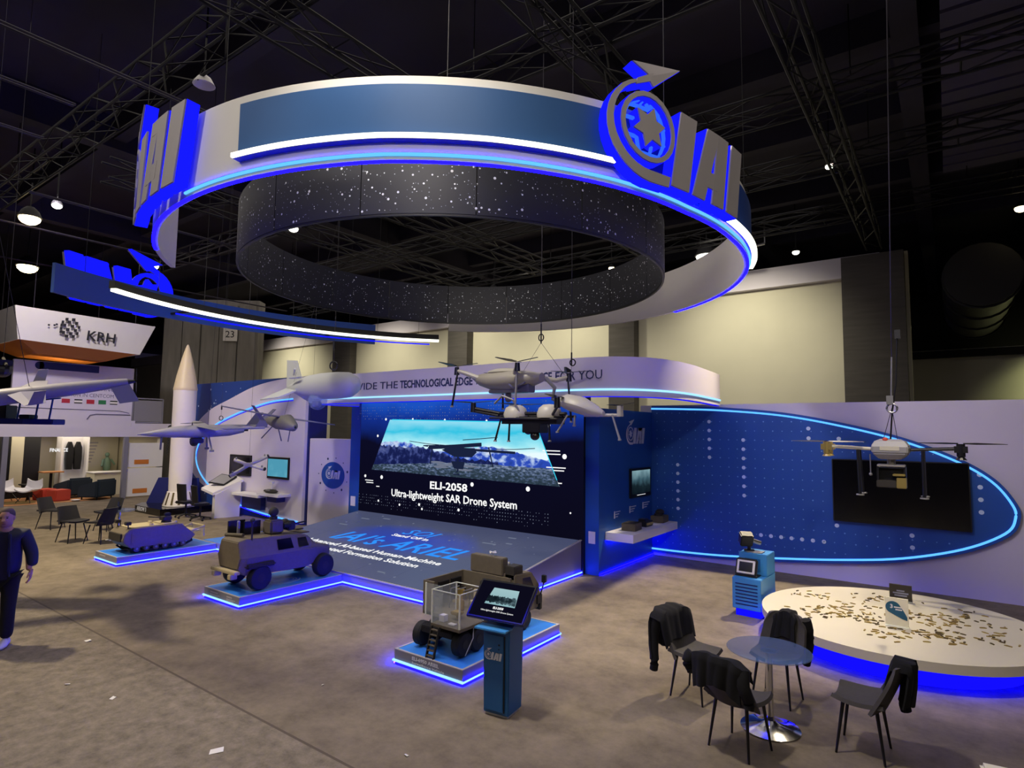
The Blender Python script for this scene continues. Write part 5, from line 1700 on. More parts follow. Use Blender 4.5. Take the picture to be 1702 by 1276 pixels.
# airship
t = thing('airship', 'white model airship with fins and a clear camera dome under it', 'airship', (-11.75, 8.45, 3.84))
t.scale = (.905,) * 3
pr = [(-1.35, .03), (-1.1, .11), (-.75, .22), (-.3, .30), (.2, .335), (.8, .335), (1.2, .31), (1.40, .23), (1.50, .12), (1.53, 0)]
MB().lathe([(r, x) for x, r in pr], 28, Matrix.Rotation(pi / 2, 4, 'Y')).build('envelope', 'blimp', t)
for a, nm in ((90, 'fin'), (205, 'fin'), (335, 'fin')):
    c, s = cos(radians(a)), sin(radians(a))
    pts = [(-1.35, .03), (-.70, .22), (-.95, .72), (-1.38, .76)] if a == 90 else [(-1.33, .05), (-.60, .24), (-.72, .72), (-1.36, .84)]
    b = MB()
    for o in (-.018, .018):
        pass
    n_ = Vector((0, -s, c)) * .018
    P = [Vector((x, r * c, r * s)) for x, r in pts]
    b.add([p + n_ for p in P] + [p - n_ for p in P], [(0, 1, 2, 3), (7, 6, 5, 4), (0, 4, 5, 1), (1, 5, 6, 2), (2, 6, 7, 3), (3, 7, 4, 0)])
    b.build(nm, 'blimp', t, 0)
MB().ball((.08, -.05, -.36), (.27, .22, .24), 18, 12).build('clear_dome', 'dome', t)
MB().box(-.05, .1, -.12, .02, -.52, -.38).ball((.12, -.06, -.46), .09, 10, 8).build('dome_camera', 'uav_dark', t, 0)
MB().box(-.68, -.28, -.42, -.30, .20, .24).build('side_fitting', 'blimp', t, 0, .01)
MB().cyl((-.62, -.30, .3), (-.40, -.42, .44), .025, n=6).build('side_spar', 'blimp', t)
for x in (-.2, .6):
    wire(t, (x, 0, .32), (x, 0, 8.2), .003)


def camdir(a, b, c=0.0):
    f2 = Vector((-sin(YAW), cos(YAW), 0))
    return (Vector((cos(YAW), sin(YAW), 0)) * a + f2 * b + Vector((0, 0, c))).normalized()


def air_at(nose, bank=0.0):
    n = Vector(nose).normalized()
    w_ = Vector((0, 0, 1)).cross(n).normalized()
    u = n.cross(w_)
    w_, u = w_ * cos(bank) + u * sin(bank), u * cos(bank) - w_ * sin(bank)
    return Matrix((n, w_, u)).transposed().to_euler()


def wing_panel(b, root, tip, c0, c1, th=.03):
    """root/tip (x,y,z) are mid-chord points; chord along x"""
    a, c = Vector(root), Vector(tip)
    s0 = [a + Vector((c0 / 2, 0, 0)), a + Vector((c0 * .15, 0, th)), a + Vector((-c0 / 2, 0, 0)), a + Vector((c0 * .15, 0, -th * .5))]
    s1 = [c + Vector((c1 / 2, 0, 0)), c + Vector((c1 * .15, 0, th * .6)), c + Vector((-c1 / 2, 0, 0)), c + Vector((c1 * .15, 0, -th * .3))]
    return b.loft([s0, s1])


def fus(b, secs, n=14):
    return b.loft([[(x, w_ * cos(k * 2 * pi / n), z + h * sin(k * 2 * pi / n)) for k in range(n)] for x, w_, h, z in secs])


# three fixed wing unmanned aircraft
t = thing('unmanned_aircraft', 'grey twin-tail unmanned aircraft hanging in front of the white rocket', 'aircraft', (-15.06, 7.63, 2.74))
t.rotation_euler = air_at(camdir(-.80, -.60, -.03), radians(-4))
fus(MB(), [(1.5, .01, .01, -.02), (1.25, .07, .06, -.01), (.8, .14, .13, .02), (.2, .19, .17, .03), (-.5, .15, .14, .04), (-.85, .06, .07, .05)]).build('fuselage', 'uav_grey', t)
for s in (-1, 1):
    w_ = wing_panel(MB(), (.1, s * .1, .16), (.0, s * 1.65, .17), .36, .22).build('wing', 'uav_grey', t, 0)
    MB().cyl((.14, s * .55, .12), (-1.25, s * .45, .13), .03, n=8).build('tail_boom', 'uav_grey', t)
    MB().loft([[(x, s * y, z) for x, y, z in ((-1.0, .44, .13), (-1.3, .44, .13), (-1.42, .38, .48), (-1.24, .38, .48))], [(x, s * (y + .02), z) for x, y, z in ((-1.0, .44, .13), (-1.3, .44, .13), (-1.42, .38, .48), (-1.24, .38, .48))]]).build('tail_fin', 'uav_dark', t, 0)
    MB().cyl((.0, s * .12, -.05), (-.05, s * .32, -.42), .022, n=8).box(-.1, .0, s * .32 - .02, s * .32 + .02, -.46, -.41).build('landing_gear', 'uav_grey', t)
MB().box(-1.35, -1.08, -.45, .45, .13, .15).build('tailplane', 'uav_grey', t, 0)
MB().cyl((1.0, 0, -.05), (1.02, 0, -.40), .022, n=8).build('landing_gear', 'uav_dark', t)
MB().box(.1, .38, -.14, .14, -.26, -.14).ball((.3, 0, -.24), .10, 10, 8).build('sensor_pod', 'black', t, 0, .02)
MB().cyl((-.85, 0, .05), (-.95, 0, .05), .04).build('propeller_hub', 'carbon', t)
prop(MB(), (0, 0, 0), .3, .4, 2, .02).build('top_propeller', 'carbon', t, 0).location = (.35, 0, .24)
MB().cyl((.35, 0, .16), (.35, 0, .25), .012).build('top_mast', 'carbon', t)
wire(t, (.0, 0, .17), (-.3, 0, 8.6), .003)

t = thing('unmanned_aircraft', 'long-winged tan unmanned aircraft hanging between the airship and the monitors', 'aircraft', (-12.62, 8.15, 2.98))
t.rotation_euler = air_at(camdir(.78, -.62, -.08), radians(-7))
fus(MB(), [(.55, .05, .05, -.04), (.45, .12, .12, -.03), (.2, .17, .19, .04), (-.2, .16, .16, .0), (-.6, .09, .10, .02), (-.75, .03, .03, .03)]).build('fuselage', 'uav_tan', t)
for s in (-1, 1):
    wing_panel(MB(), (-.05, s * .1, .13), (-.08, s * 1.45, .16), .20, .11).build('wing', 'uav_grey' if s > 0 else 'uav_dark', t, 0)
    MB().loft([[(-.8, s * .01, .02), (-1.0, s * .01, .02), (-1.05, s * .28, .32), (-.92, s * .28, .32)], [(-.8, s * .03, .02), (-1.0, s * .03, .02), (-1.05, s * .30, .32), (-.92, s * .30, .32)]]).build('tail_fin', 'uav_dark', t, 0)
    MB().cyl((-.3, s * .08, -.12), (-.35, s * .26, -.42), .014, n=6).build('landing_gear', 'uav_dark', t)
MB().cyl((-.7, 0, .03), (-1.0, 0, .02), .025, n=8).build('tail_boom', 'uav_tan', t)
MB().cyl((.35, 0, -.12), (.36, 0, -.40), .014, n=6).build('landing_gear', 'uav_dark', t)
MB().ball((.5, 0, -.05), .06, 10, 8).build('sensor_ball', 'black', t)
wire(t, (.0, 0, .2), (-.6, 1.0, 8.2), .003)

t = thing('unmanned_aircraft', 'large grey unmanned aircraft with a pusher propeller entering at the left edge', 'aircraft', (-11.95, 3.62, 3.46))
t.rotation_euler = air_at(camdir(-.80, -.57, -.20), radians(-12))
t.scale = (.9,) * 3
fus(MB(), [(2.4, .05, .05, 0), (2.0, .12, .12, 0), (1.0, .16, .15, 0), (.0, .14, .13, 0), (-.6, .11, .10, .0), (-1.0, .07, .07, .0)]).build('fuselage', 'uav_grey', t)
for s in (-1, 1):
    wing_panel(MB(), (.55, s * .1, .05), (.40, s * 1.3, .02), .55, .28).build('wing', 'uav_dark' if s > 0 else 'uav_grey', t, 0)
    MB().loft([[(.50, s * 1.29, .02), (.30, s * 1.29, .02), (.22, s * 1.36, .24), (.38, s * 1.36, .24)], [(.50, s * 1.31, .02), (.30, s * 1.31, .02), (.22, s * 1.38, .24), (.38, s * 1.38, .24)]]).build('winglet', 'uav_grey', t, 0)
    MB().loft([[(-.70, s * .03, -.04), (-1.02, s * .03, -.04), (-1.12, s * .24, -.36), (-.80, s * .24, -.36)], [(-.70, s * .06, -.03), (-1.02, s * .06, -.03), (-1.12, s * .27, -.35), (-.80, s * .27, -.35)]]).build('tail_fin', 'uav_dark' if s > 0 else 'rocket_tan', t, 0)  # one fin cream as if lit, the other dark: light put into the colour
MB().cyl((-1.0, 0, 0), (-1.12, 0, 0), .05, .03).build('motor', 'carbon', t)
pr_ = prop(MB(), (0, 0, 0), .25, .3, 2, .022).build('propeller', 'carbon', t, 0)
pr_.location = (-1.14, 0, 0)
pr_.rotation_euler = (0, radians(80), 0)
wire(t, (.5, 0, .1), (.5, 0, 5.6), .005)

t = thing('vessel_model', 'dark blue deck-like model with thin posts hanging under the large left aircraft', 'model', (-12.55, 3.05, 2.93), radians(36))
d = MB().prism([(-1.3, -.22), (.45, -.25), (.85, -.14), (.85, .14), (.45, .25), (-1.3, .22)], -.06, .03).build('deck', 'navy', t, 0, .01)
b = MB()
for x in (.15, .45, .68):
    b.cyl((x, 0, .03), (x + .04, 0, .36), .014, n=6)
b.cyl((.1, 0, .30), (.85, 0, .38), .012, n=6)
b.build('posts', 'blue_dark', t)
MB().box(-.25, .05, -.12, .12, .03, .25).box(.25, .42, -.1, .1, .03, .10).cyl((-.5, 0, .03), (-.45, 0, .3), .1, .06, 8).build('deck_house', 'carbon', t, 0, .01)
wire(t, (-.6, 0, .03), (-.6, 0, 8.0), .004)
t = thing('gimbal_model', 'dark camera gimbal with lenses at the left edge above the aircraft wing', 'model', (-13.42, 3.13, 3.83))
MB().ball((0, 0, 0), .14, 12, 8).box(-.1, .16, -.1, .1, .06, .16).cyl((.08, -.1, .02), (.1, -.2, .0), .05).build('gimbal_body', 'carbon', t, 0)
MB().tube([(-.2, 0, .1), (0, 0, .2), (.22, 0, .06)], .025, 6).build('gimbal_arm', 'olive_dark', t)
wire(t, (0, 0, .14), (0, 0, 7.5), .004)

# white twin pod rotor craft in front of the dark monitor
t = thing('tube_drone', 'white cross-shaped model of four tubes with dark ends before the dark monitor', 'drone', (-15.7, 9.15, 1.84))
t.rotation_euler = (0, 0, radians(36))
t.scale = (.62,) * 3
MB().box(-.2, .2, -.14, .14, -.08, .1).build('body_box', 'drone_body', t, 0, .04)
for n_, (x, y, z) in enumerate(((-.70, .1, .22), (.78, .1, .40), (-.76, -.1, -.48), (.74, -.1, -.16))):
    q = MB().cyl((0, 0, 0), (x, y, z), .07, .085, 12).build('tube_arm', 'drone_body', t)
    d = Vector((x, y, z))
    MB().cyl(d, d * 1.06, .088, .07, 12).build('tube_end', 'carbon', q)
    MB().cyl(d * .86 + Vector((0, -.02, .05)), d * .86 + Vector((0, -.06, .14)), .05, .03, 10).build('rotor_pod', 'drone_grey', q)
wire(t, (0, 0, .1), (0, 0, 15.4), .005)

for (x, y, z, lb) in ((-12.4, 9.35, 4.45, 'black hoist ring hanging over the tail of the airship'), (-17.6, 9.3, 3.15, 'small hoist ring hanging before the white oval panel')):
    t = thing('hoist_ring', lb, 'hook', (x, y, z))
    t.scale = (.8,) * 3 if z > 4 else (.5,) * 3
    MB().tube([(.10 * cos(a), .06 * cos(a), .13 * sin(a)) for a in [k * pi / 8 for k in range(16)]], .025, 6, closed=True).build('ring', 'carbon', t)
    MB().box(-.03, .03, -.03, .03, .5, .75).build('hook_block', 'carbon', t, 0)
    MB().cyl((0, 0, .13), (0, 0, (11.4 - z) / (.8 if z > 4 else .5)), .006, n=4).build('hanging_wire', 'rig_light', t)

# ------------------------------------------------------------------ touch screen kiosk
t = thing('kiosk', 'slim blue kiosk with a tilted touch screen and white emblem', 'kiosk', (-3.79, 5.08, 0), radians(7))
MB().box(-.13, .13, -.11, .13, 0, .025).build('foot', 'white', t, 0)
MB().loft([[(-.145, -.13, .025), (.145, -.13, .025), (.145, .15, .025), (-.145, .15, .025)], [(-.155, -.14, .86), (.155, -.14, .86), (.155, .16, .98), (-.155, .16, .98)]]).build('kiosk_body', 'blue_kiosk', t, 0, .008)
MB().box(.095, .105, -.146, -.138, .06, .80).build('door_gap', 'black', t, 0)
MB().box(-.12, .09, -.148, -.139, .06, .80).build('door', 'blue_kiosk', t, 0, .003)
MB().box(.03, .05, -.150, -.147, .70, .715).box(.03, .045, -.150, -.147, .66, .67).build('lock', 'black', t, 0)
MB().box(-.19, .17, -.26, -.10, .865, .885).build('ledge', 'blue_podium', t, 0, .004)
k = t.children[1]
put_emblem(frame((-.055, -.1505, .555), (1, 0, 0), (0, 0, 1)), .075, .003, 'dot_white', t)
q = frame((0, -.04, 1.115), (1, 0, 0), (0, .32, .31))
MB().box(-.335, .335, -.225, .225, -.035, 0, q).build('monitor_body', 'black_gloss', t, 0, .008)
MB().box(-.31, .31, -.20, .20, .0005, .003, q).build('monitor_screen', 'px_dark', t, 0)
MB().box(-.08, .08, -.1, .1, -.16, -.035, q).build('monitor_mount', 'blue_kiosk', t, 0)
def tilt(x0, y0, x1, y1, h):
    return [(q @ Vector((a, b_, h))) for a, b_ in ((x0, y0), (x1, y0), (x1, y1), (x0, y1))]
MB().add([q @ Vector(v) for v in ((-.18, -.06, .005), (.18, -.06, .005), (.16, .13, .005), (-.14, .13, .005))], [(0, 1, 2, 3)]).build('screen_picture', 'px_kiosk', t, 0)
rd = random.Random(4)
b = MB()
n = 40
lo_, hi_ = [-.03 - .02 * rd.random() for k_ in range(n + 1)], [.03 + .02 * rd.random() for k_ in range(n + 1)]
b.add([q @ Vector((-.175 + .35 * i / n, lo_[i], .0062)) for i in range(n + 1)] + [q @ Vector((-.165 + .33 * i / n, hi_[i], .0062)) for i in range(n + 1)], [(i, i + 1, n + 2 + i, n + 1 + i) for i in range(n)])
b.build('screen_hills', 'px_hills', t, 0)
text('ELI-2058', .034, 'px_white', q @ Matrix.Translation((-.06, -.105, .006)), t, .0004, bold=.001)
text('Ultra-lightweight SAR Drone System', .024, 'px_white', q @ Matrix.Translation((-.19, -.14, .006)), t, .0004, width=.38)

# ------------------------------------------------------------------ blue podium with a rugged tablet
t = thing('podium', 'blue podium with horizontal vents standing over a blue glow beside the round stage', 'podium', (-2.64, 10.2, 0), radians(-3))
MB().box(-.19, .19, -.2, .45, .0, .12).build('plinth', 'glow_soft', t, 0)  # emissive block painting the blue underglow into the gap
MB().box(-.22, .22, -.27, .5, .12, .60).box(-.22, .22, .06, .5, .60, .94).build('podium_body', 'blue_podium', t, 0, .008)
MB().box(-.12, .12, .052, .062, .66, .86).build('recess', 'blue_kiosk', t, 0)
for k in range(7):
    MB().box(-.17, .17, -.276, -.268, .19 + .052 * k, .205 + .052 * k).build('vent_slot', 'navy', t, 0)
MB().box(-.1, .1, .1, .3, .941, .948).box(-.13, .13, .12, .3, .948, .955).build('top_plate', 'drone_grey', t, 0)
tb = thing('rugged_tablet', 'white framed rugged tablet leaning on the blue podium', 'tablet', (-2.69, 10.07, .60), radians(-3))
q = frame((0, 0, .15), (1, 0, 0), (0, .35, .94))
MB().box(-.17, .17, -.14, .14, -.05, 0, q).build('case', 'black', tb, 0, .02)
MB().box(-.14, .14, -.105, .105, 0, .012, q).build('white_bezel', 'white', tb, 0, .006)
MB().box(-.105, .105, -.075, .075, .012, .015, q).build('display', 'screen_off', tb, 0)
MB().box(-.17, .17, -.02, .20, 0.002, .02).build('stand', 'black', tb, 0)
t = thing('camera_device', 'black boxy camera device on a stand on top of the blue podium', 'camera', (-2.73, 10.42, .956), radians(20))
MB().cyl((0, 0, 0), (0, 0, .10), .03).box(-.08, .08, -.06, .06, 0, .015).build('stand', 'carbon', t, 0)
MB().cbox((-.05, -.05, .19), (.2, .16, .2), (radians(25), 0, radians(10))).build('camera_body', 'black', t, 0, .015)
MB().cyl((.06, .0, .16), (.18, .04, .12), .035).build('lens', 'steel', t)

# ------------------------------------------------------------------ objects on the white shelf
for y, m, lb in ((11.75, 'olive', 'grey-green metal box nearest the camera on the white shelf'), (13.25, 'olive', 'olive box with a round sensor at the far end of the white shelf')):
    t = thing('sensor_box', lb, 'device', (-5.44, y, .836), radians(4))
    MB().box(-.15, .15, -.2, .2, 0, .15).build('box_body', m, t, 0, .008)
    if y > 13:
        MB().cyl((0, -.1, .15), (0, -.1, .2), .09).ball((0, .02, .22), (.1, .16, .07), 10, 6).build('sensor_head', 'olive_dark', t)
    else:
        MB().box(-.13, .13, -.18, .18, .15, .158).build('lid', 'olive_dark', t, 0)
t = thing('sensor_cluster', 'small dark device with glowing lenses in the middle of the white shelf', 'device', (-5.44, 12.45, .836))
MB().box(-.1, .1, -.18, .18, 0, .12).box(-.08, .08, -.2, .0, .12, .17).build('device_body', 'carbon', t, 0, .01)
for k in range(4):
    MB().cyl((.1, -.13 + .085 * k, .06), (.125, -.13 + .085 * k, .06), .03, .025, 10).build('lens', 'gold', t)

# ------------------------------------------------------------------ round white stage with scattered pieces
DC, DR, DZ = (-.68, 9.95), 1.70, .36
t = thing('round_stage', 'low round white stage glowing blue underneath at the right', 'stage', (DC[0], DC[1], 0))
MB().lathe([(DR, .25), (DR, DZ), (0, DZ)], 72).lathe([(DR, .25), (1.3, .25)], 72).build('stage_top', 'stage_white', t)
MB().lathe([(1.42, 0), (1.42, .25)], 72).build('glow_skirt', 'glow_soft', t)
MB().lathe([(1.44, .235), (1.5, .235), (1.5, .25), (1.44, .25)], 72).build('glow_strip', 'glow_blue', t)
t = thing('sign_card', 'dark information card standing at the back of the round white stage', 'card', (-.68, 11.05, DZ))
MB().box(-.145, .145, -.012, .012, 0, .24).build('card', 'card_dark', t, 0)
MB().box(-.145, .145, -.09, .09, 0, .008).build('card_base', 'acrylic_edge', t, 0)
b = MB()
for k, w_ in enumerate((.1, .2, .16)):
    b.box(-w_ / 2, w_ / 2, -.016, -.012, .14 - .035 * k, .16 - .035 * k)
b.build('text_print', 'dot_dim', t, 0)
t = thing('sign_card', 'white card with a teal drop shape on the round white stage', 'card', (-.64, 9.58, DZ))
MB().box(-.13, .13, -.012, .012, 0, .36).build('card', 'card_white', t, 0)
MB().box(-.13, .13, -.1, .1, 0, .008).build('card_base', 'acrylic_edge', t, 0)
dp = []
for k in range(28):
    a = k * 2 * pi / 28
    x, z = .075 * cos(a), .075 * sin(a)
    if -1.75 < a - 2 * pi * (a > pi) < .1:
        pass
    dp.append((x, z))
dp = [(-.09 + .085 * cos(a), .245 + .085 * sin(a)) for a in [radians(60 + 10 * k) for k in range(19)]]
dp = [(-.04 + .085 * cos(a), .235 + .08 * sin(a)) for a in [radians(35 + 10 * k) for k in range(21)]] + [(.06, .10), (.115, .085), (.115, .13), (.085, .19)]
MB().prism([(x, z) for x, z in dp], .012, .016, frame((0, 0, 0), (1, 0, 0), (0, 0, 1))).build('drop_print', 'teal_print', t, 0)
text('3', .07, 'paper', frame((-.075, -.017, .225), (1, 0, 0), (0, 0, 1)), t, .001, bold=.002)
b = MB()
for k in range(2):
    b.box(-.03 + .015 * k, .06, -.018, -.016, .235 - .03 * k, .25 - .03 * k)
b.build('text_print', 'paper', t, 0)

proto = None
rd = random.Random(21)
chips = []
for k, (L, m) in enumerate(((.08, 'brass'), (.066, 'brass_dark'), (.085, 'gold'))):
    b = MB()
    b.loft([[(-L / 2, -.008, 0), (-L / 2, .008, 0), (-L / 2, .007, .011), (-L / 2, -.007, .011)], [(L * .2, -.011, 0), (L * .2, .011, 0), (L * .2, .009, .013), (L * .2, -.009, .013)], [(L / 2, -.006, 0), (L / 2, .006, 0), (L / 2, .004, .008), (L / 2, -.004, .008)]])
    me = b.mesh('metal_chip', 0)
    me.materials.append(M[m])
    chips.append(me)
cent = [(-1.15, .65, .30), (-.75, .05, .34), (-.35, -.35, .30), (.15, -.45, .30), (.55, .0, .30), (.85, .35, .32), (.75, .8, .25), (.05, -.9, .25), (.55, -.6, .3), (-.9, -.3, .3), (-.1, .3, .5), (-.35, 1.0, .3), (.4, .3, .3), (.95, -.25, .25)]
n = 0
while n < 300:
    cx, cy, s = rd.choice(cent)
    x, y = cx + rd.gauss(0, s * .62), cy + rd.gauss(0, s * .55)
    if x * x + y * y > (DR - .12) ** 2 or (abs(x - .04) < .18 and abs(y + .37) < .14) or (abs(x) < .24 and abs(y - 1.1) < .12):
        continue
    ci = rd.choice((0, 0, 1, 1, 2))
    o = bpy.data.objects.new('metal_chip', chips[ci])
    COL.objects.link(o)
    o.location = (DC[0] + x, DC[1] + y, DZ + .0008)
    o.rotation_euler = (0, 0, rd.uniform(0, pi))
    hue = ('tan brassy', 'dark brown', 'shiny golden')[ci]
    spot = ('near the white card' if x * x + (y + .3) ** 2 < .25 else 'behind the cards' if y > .55 and abs(x) < .7 else 'at the far left of' if x < -.9 else 'at the far right of' if x > .9 else
            'at the near edge of' if y < -.75 else 'left of the white card on' if x < 0 else 'right of the white card on')
    tag(o, 'small %s metal piece %s the round white stage' % (hue, spot if spot[-2:] in ('of', 'on') else spot + ' on'), 'chip', 'scattered %s metal pieces %s' % (hue, spot))
    n += 1


# ------------------------------------------------------------------ glass table and shell chairs
t = thing('glass_table', 'round glass cafe table on a chrome pedestal between three chairs', 'table', (-1.51, 6.41, 0))
MB().lathe([(0, .735), (.39, .735), (.395, .741), (.39, .747), (0, .747)], 56).build('glass_top', 'table_glass', t)
MB().cyl((0, 0, .05), (0, 0, .733), .034, n=20).lathe([(.0, .70), (.07, .70), (.08, .733), (0, .733)], 20).build('column', 'chrome', t)
MB().lathe([(.27, 0), (.275, .012), (.2, .03), (.09, .055), (.045, .085), (.036, .12)], 40).build('foot', 'chrome', t)


def shell_chair(x, y, rz, lb, m='chair_grey'):
    """local +y is the front of the seat"""
    t = thing('shell_chair', lb, 'chair', (x, y, 0), rz, 'shell chairs round the glass table')
    MB().sheet(lambda u, v: ((u - .5) * (.50 - .03 * (1 - v)) * (1 - .22 * v ** 4), -.17 + .40 * v, .465 + .05 * (2 * u - 1) ** 2 - .02 * sin(pi * v) + .0 * v), 12, 10, .035).build('seat', m, t)

    def bk(u, v):
        w_ = .50 - .08 * v - .10 * max(0, v - .75) * 4 * abs(2 * u - 1)
        return ((u - .5) * w_, -.155 - .055 * sin(v * pi / 2) - .10 * v + .10 * (2 * u - 1) ** 2 * (1 - .4 * v), .455 + .40 * v - .03 * (2 * u - 1) ** 4)
    MB().sheet(bk, 12, 12, -.032).build('backrest', m, t)
    for sx in (-1, 1):
        for sy in (-1, 1):
            MB().cyl((sx * .15, sy * .13 + .02, .452), (sx * .20, sy * .19 + .02, 0), .017, .010, 8).build('leg', 'leg_black', t)
    return t


def jacket(x, y, rz, lb, w_=.50, front=.16, back=.34, seed=1, sleeves=((-.26, .42), (.25, .2)), drop=0.0, side=0.0):
    """a dark coat hung over the backrest; local frame as the chair"""
    t = thing('jacket', lb, 'jacket', (x, y, 0), rz, None)
    r = random.Random(seed)
    ph = [r.uniform(0, 6) for _ in range(6)]
    top = .885 - drop

    def f(u, v):
        s = v * (front + back)
        fold = .012 * sin(u * 17 + ph[0]) + .008 * sin(u * 31 + ph[1] + v * 4)
        X = (u - .5) * (w_ + .05 * sin(v * 3 + ph[2])) + side * max(0, s - front)
        bow = -.05 * (1 - (2 * u - 1) ** 2)
        if s < front:
            d = front - s
            return (X, -.285 + .055 + .26 * d + bow * .7 + fold * .5, top - .01 - d + .01 * sin(u * 9 + ph[3]) - .06 * (2 * u - 1) ** 4)
        d = s - front
        return (X, -.325 - .02 - .02 * sin(d * 6) + .16 * d + bow + fold, top - d * (.97 + .10 * sin(u * 8 + ph[4])) - .06 * (2 * u - 1) ** 4)
    MB().sheet(f, 24, 16, .02).build('coat_body', 'cloth_black', t, 60)
    for sx, L in sleeves:
        pts = [(sx, -.30, top - .06), (sx * 1.12, -.33, top - .06 - L * .4), (sx * 1.16 + .02, -.30, top - .06 - L * .8), (sx * 1.12 + .03, -.31, top - .06 - L)]
        MB().tube(crom(pts, 3), [.06, .062, .06, .055, .055, .05, .05, .048, .045, .045][:10], 10).build('sleeve', 'cloth_black', t, 60)
    return t


c1 = shell_chair(-2.36, 6.68, radians(-100), 'dark shell chair left of the glass table, covered by a long black jacket')
c2 = shell_chair(-1.60, 7.16, radians(172), 'grey shell chair behind the glass table facing the camera')
c3 = shell_chair(-1.65, 5.83, radians(-16), 'shell chair with its back to the camera, nearest the glass table foot')
c4 = shell_chair(-.71, 6.50, radians(88), 'shell chair right of the table turned sideways with a coat on its back')
jacket(-2.36, 6.68, radians(-100), 'long black jacket hanging over the left shell chair', .58, .30, .42, 2, ((-.24, .22), (.25, .56)), side=.2)
jacket(-1.60, 7.16, radians(172), 'black jacket on the back of the chair behind the glass table', .24, .26, .30, 3, ((-.20, .48),), .012)
jacket(-1.65, 5.83, radians(-16), 'black jacket across the top of the chair nearest the camera', .52, .12, .27, 4, ((-.27, .16), (.23, .30)))
jacket(-.71, 6.50, radians(88), 'black coat hanging on the sideways chair at the right', .30, .30, .36, 5, ((.06, .42),))
MB_ = MB().cyl((0, 0, 0), (0, 0, .006), .013, n=10)
for (x, y, z, lb) in ((-1.69, 5.50, .735, 'tiny white button on the jacket of the nearest chair'),):
    o = MB().cyl((x, y - .016, z), (x, y - .004, z), .012, n=10).build('button', 'paper', None)
    tag(o, lb, 'button')

# two pale table corners just entering at the bottom right
for x, y, rz, lb in ((.0, 4.57, .25, 'pale card corner at the bottom edge beside the chair leg'), (.24, 5.06, .3, 'pale card corner at the bottom right edge'),):
    pass
wt = thing('white_table', 'pale tabletop peeking in at the bottom right edge', 'table', (.19, 5.00, 0), radians(8))
MB().box(-.09, .5, -.6, .15, .70, .74).build('table_top', 'card_white', wt, 0, .03)
MB().cyl((.2, -.2, .02), (.2, -.2, .70), .03).lathe([(.22, 0), (.22, .015), (.04, .03)], 20, Matrix.Translation((.2, -.2, 0))).build('pedestal', 'chrome', wt)

# paper scraps on the carpet
for k, (x, y, s, lb) in enumerate(((-9.36, 3.3, .05, 'white paper scrap on the aisle carpet near the walking person'), (-5.33, 2.93, .06, 'folded white paper scrap at the bottom of the picture'),
                                   (-7.2, 2.8, .03, 'tiny white scrap on the aisle carpet left of the middle'), (-3.95, 3.9, .02, 'tiny white speck on the carpet left of the kiosk'), (-7.97, 2.64, .025, 'tiny white scrap farthest left on the aisle carpet'),
                                   (-5.75, 4.35, .02, 'tiny white speck on the carpet below the armoured car platform'))):
    o = MB().add([(-s, -s * .6, 0), (s * .9, -s * .7, .004), (s, s * .5, .012), (-s * .8, s * .7, .003), (-s, -s * .6, .002), (s * .9, -s * .7, .006), (s, s * .5, .014), (-s * .8, s * .7, .005)], [(3, 2, 1, 0), (4, 5, 6, 7), (0, 1, 5, 4), (1, 2, 6, 5), (2, 3, 7, 6), (3, 0, 4, 7)]).build('paper_scrap', 'paper', None, 0)
    o.location = (x, y, .003)
    o.rotation_euler = (0, 0, k * 1.1)
    tag(o, lb, 'paper', 'paper scraps on the carpet')


# ------------------------------------------------------------------ walking person at the left edge
def skin_mesh(joints, edges, name, sub=2):
    me = bpy.data.meshes.new(name)
    me.from_pydata([j[0] for j in joints], edges, [])
    o = bpy.data.objects.new(name, me)
    COL.objects.link(o)
    o.modifiers.new('s', 'SKIN')
    sk = me.skin_vertices[0].data
    for i, j in enumerate(joints):
        sk[i].radius = j[1] if isinstance(j[1], tuple) else (j[1], j[1])
        sk[i].use_root = i == 0
    o.modifiers.new('b', 'SUBSURF').levels = sub
    dg = bpy.context.evaluated_depsgraph_get()
    out = bpy.data.meshes.new_from_object(o.evaluated_get(dg))
    bpy.data.objects.remove(o)
    out.polygons.foreach_set('use_smooth', [True] * len(out.polygons))
    out.name = name
    return out


# local frame: the person walks towards -y, their left hand is at +x
J = [((0, 0, .96), (.15, .11)), ((0, .01, 1.12), (.14, .10)), ((0, .01, 1.30), (.16, .11)), ((0, .02, 1.42), (.12, .09)), ((0, .0, 1.50), .055), ((0, -.015, 1.57), .06),
     ((.17, .01, 1.41), .062), ((.26, .02, 1.16), .045), ((.29, -.04, .93), .033), ((-.17, .01, 1.41), .062), ((-.235, .03, 1.16), .045), ((-.25, .0, .93), .033),
     ((.09, 0, .88), .095), ((.10, -.06, .50), .065), ((.10, -.05, .10), .045), ((-.09, 0, .88), .095), ((-.10, .02, .50), .065), ((-.10, .13, .12), .045)]
Ed = [(0, 1), (1, 2), (2, 3), (3, 4), (4, 5), (3, 6), (6, 7), (7, 8), (3, 9), (9, 10), (10, 11), (0, 12), (12, 13), (13, 14), (0, 15), (15, 16), (16, 17)]
pn = thing('person', 'person in a dark padded jacket and dark trousers walking in at the left edge', 'person', (-10.08, 2.52, .004), radians(60))
b = MB()
sec = [(1.50, .045, .05, .0), (1.52, .060, .065, -.01), (1.555, .070, .085, -.012), (1.60, .076, .095, -.01), (1.66, .078, .10, -.003), (1.71, .070, .09, .004), (1.745, .045, .06, .008), (1.757, .012, .018, .008)]
b.loft([[(w_ * cos(a), c + d * sin(a) * (1 if sin(a) > 0 else 1.02), z) for a in [k * pi / 10 for k in range(20)]] for z, w_, d, c in sec])
hd_ = b.build('head', 'skin', pn, 60)
b = MB()
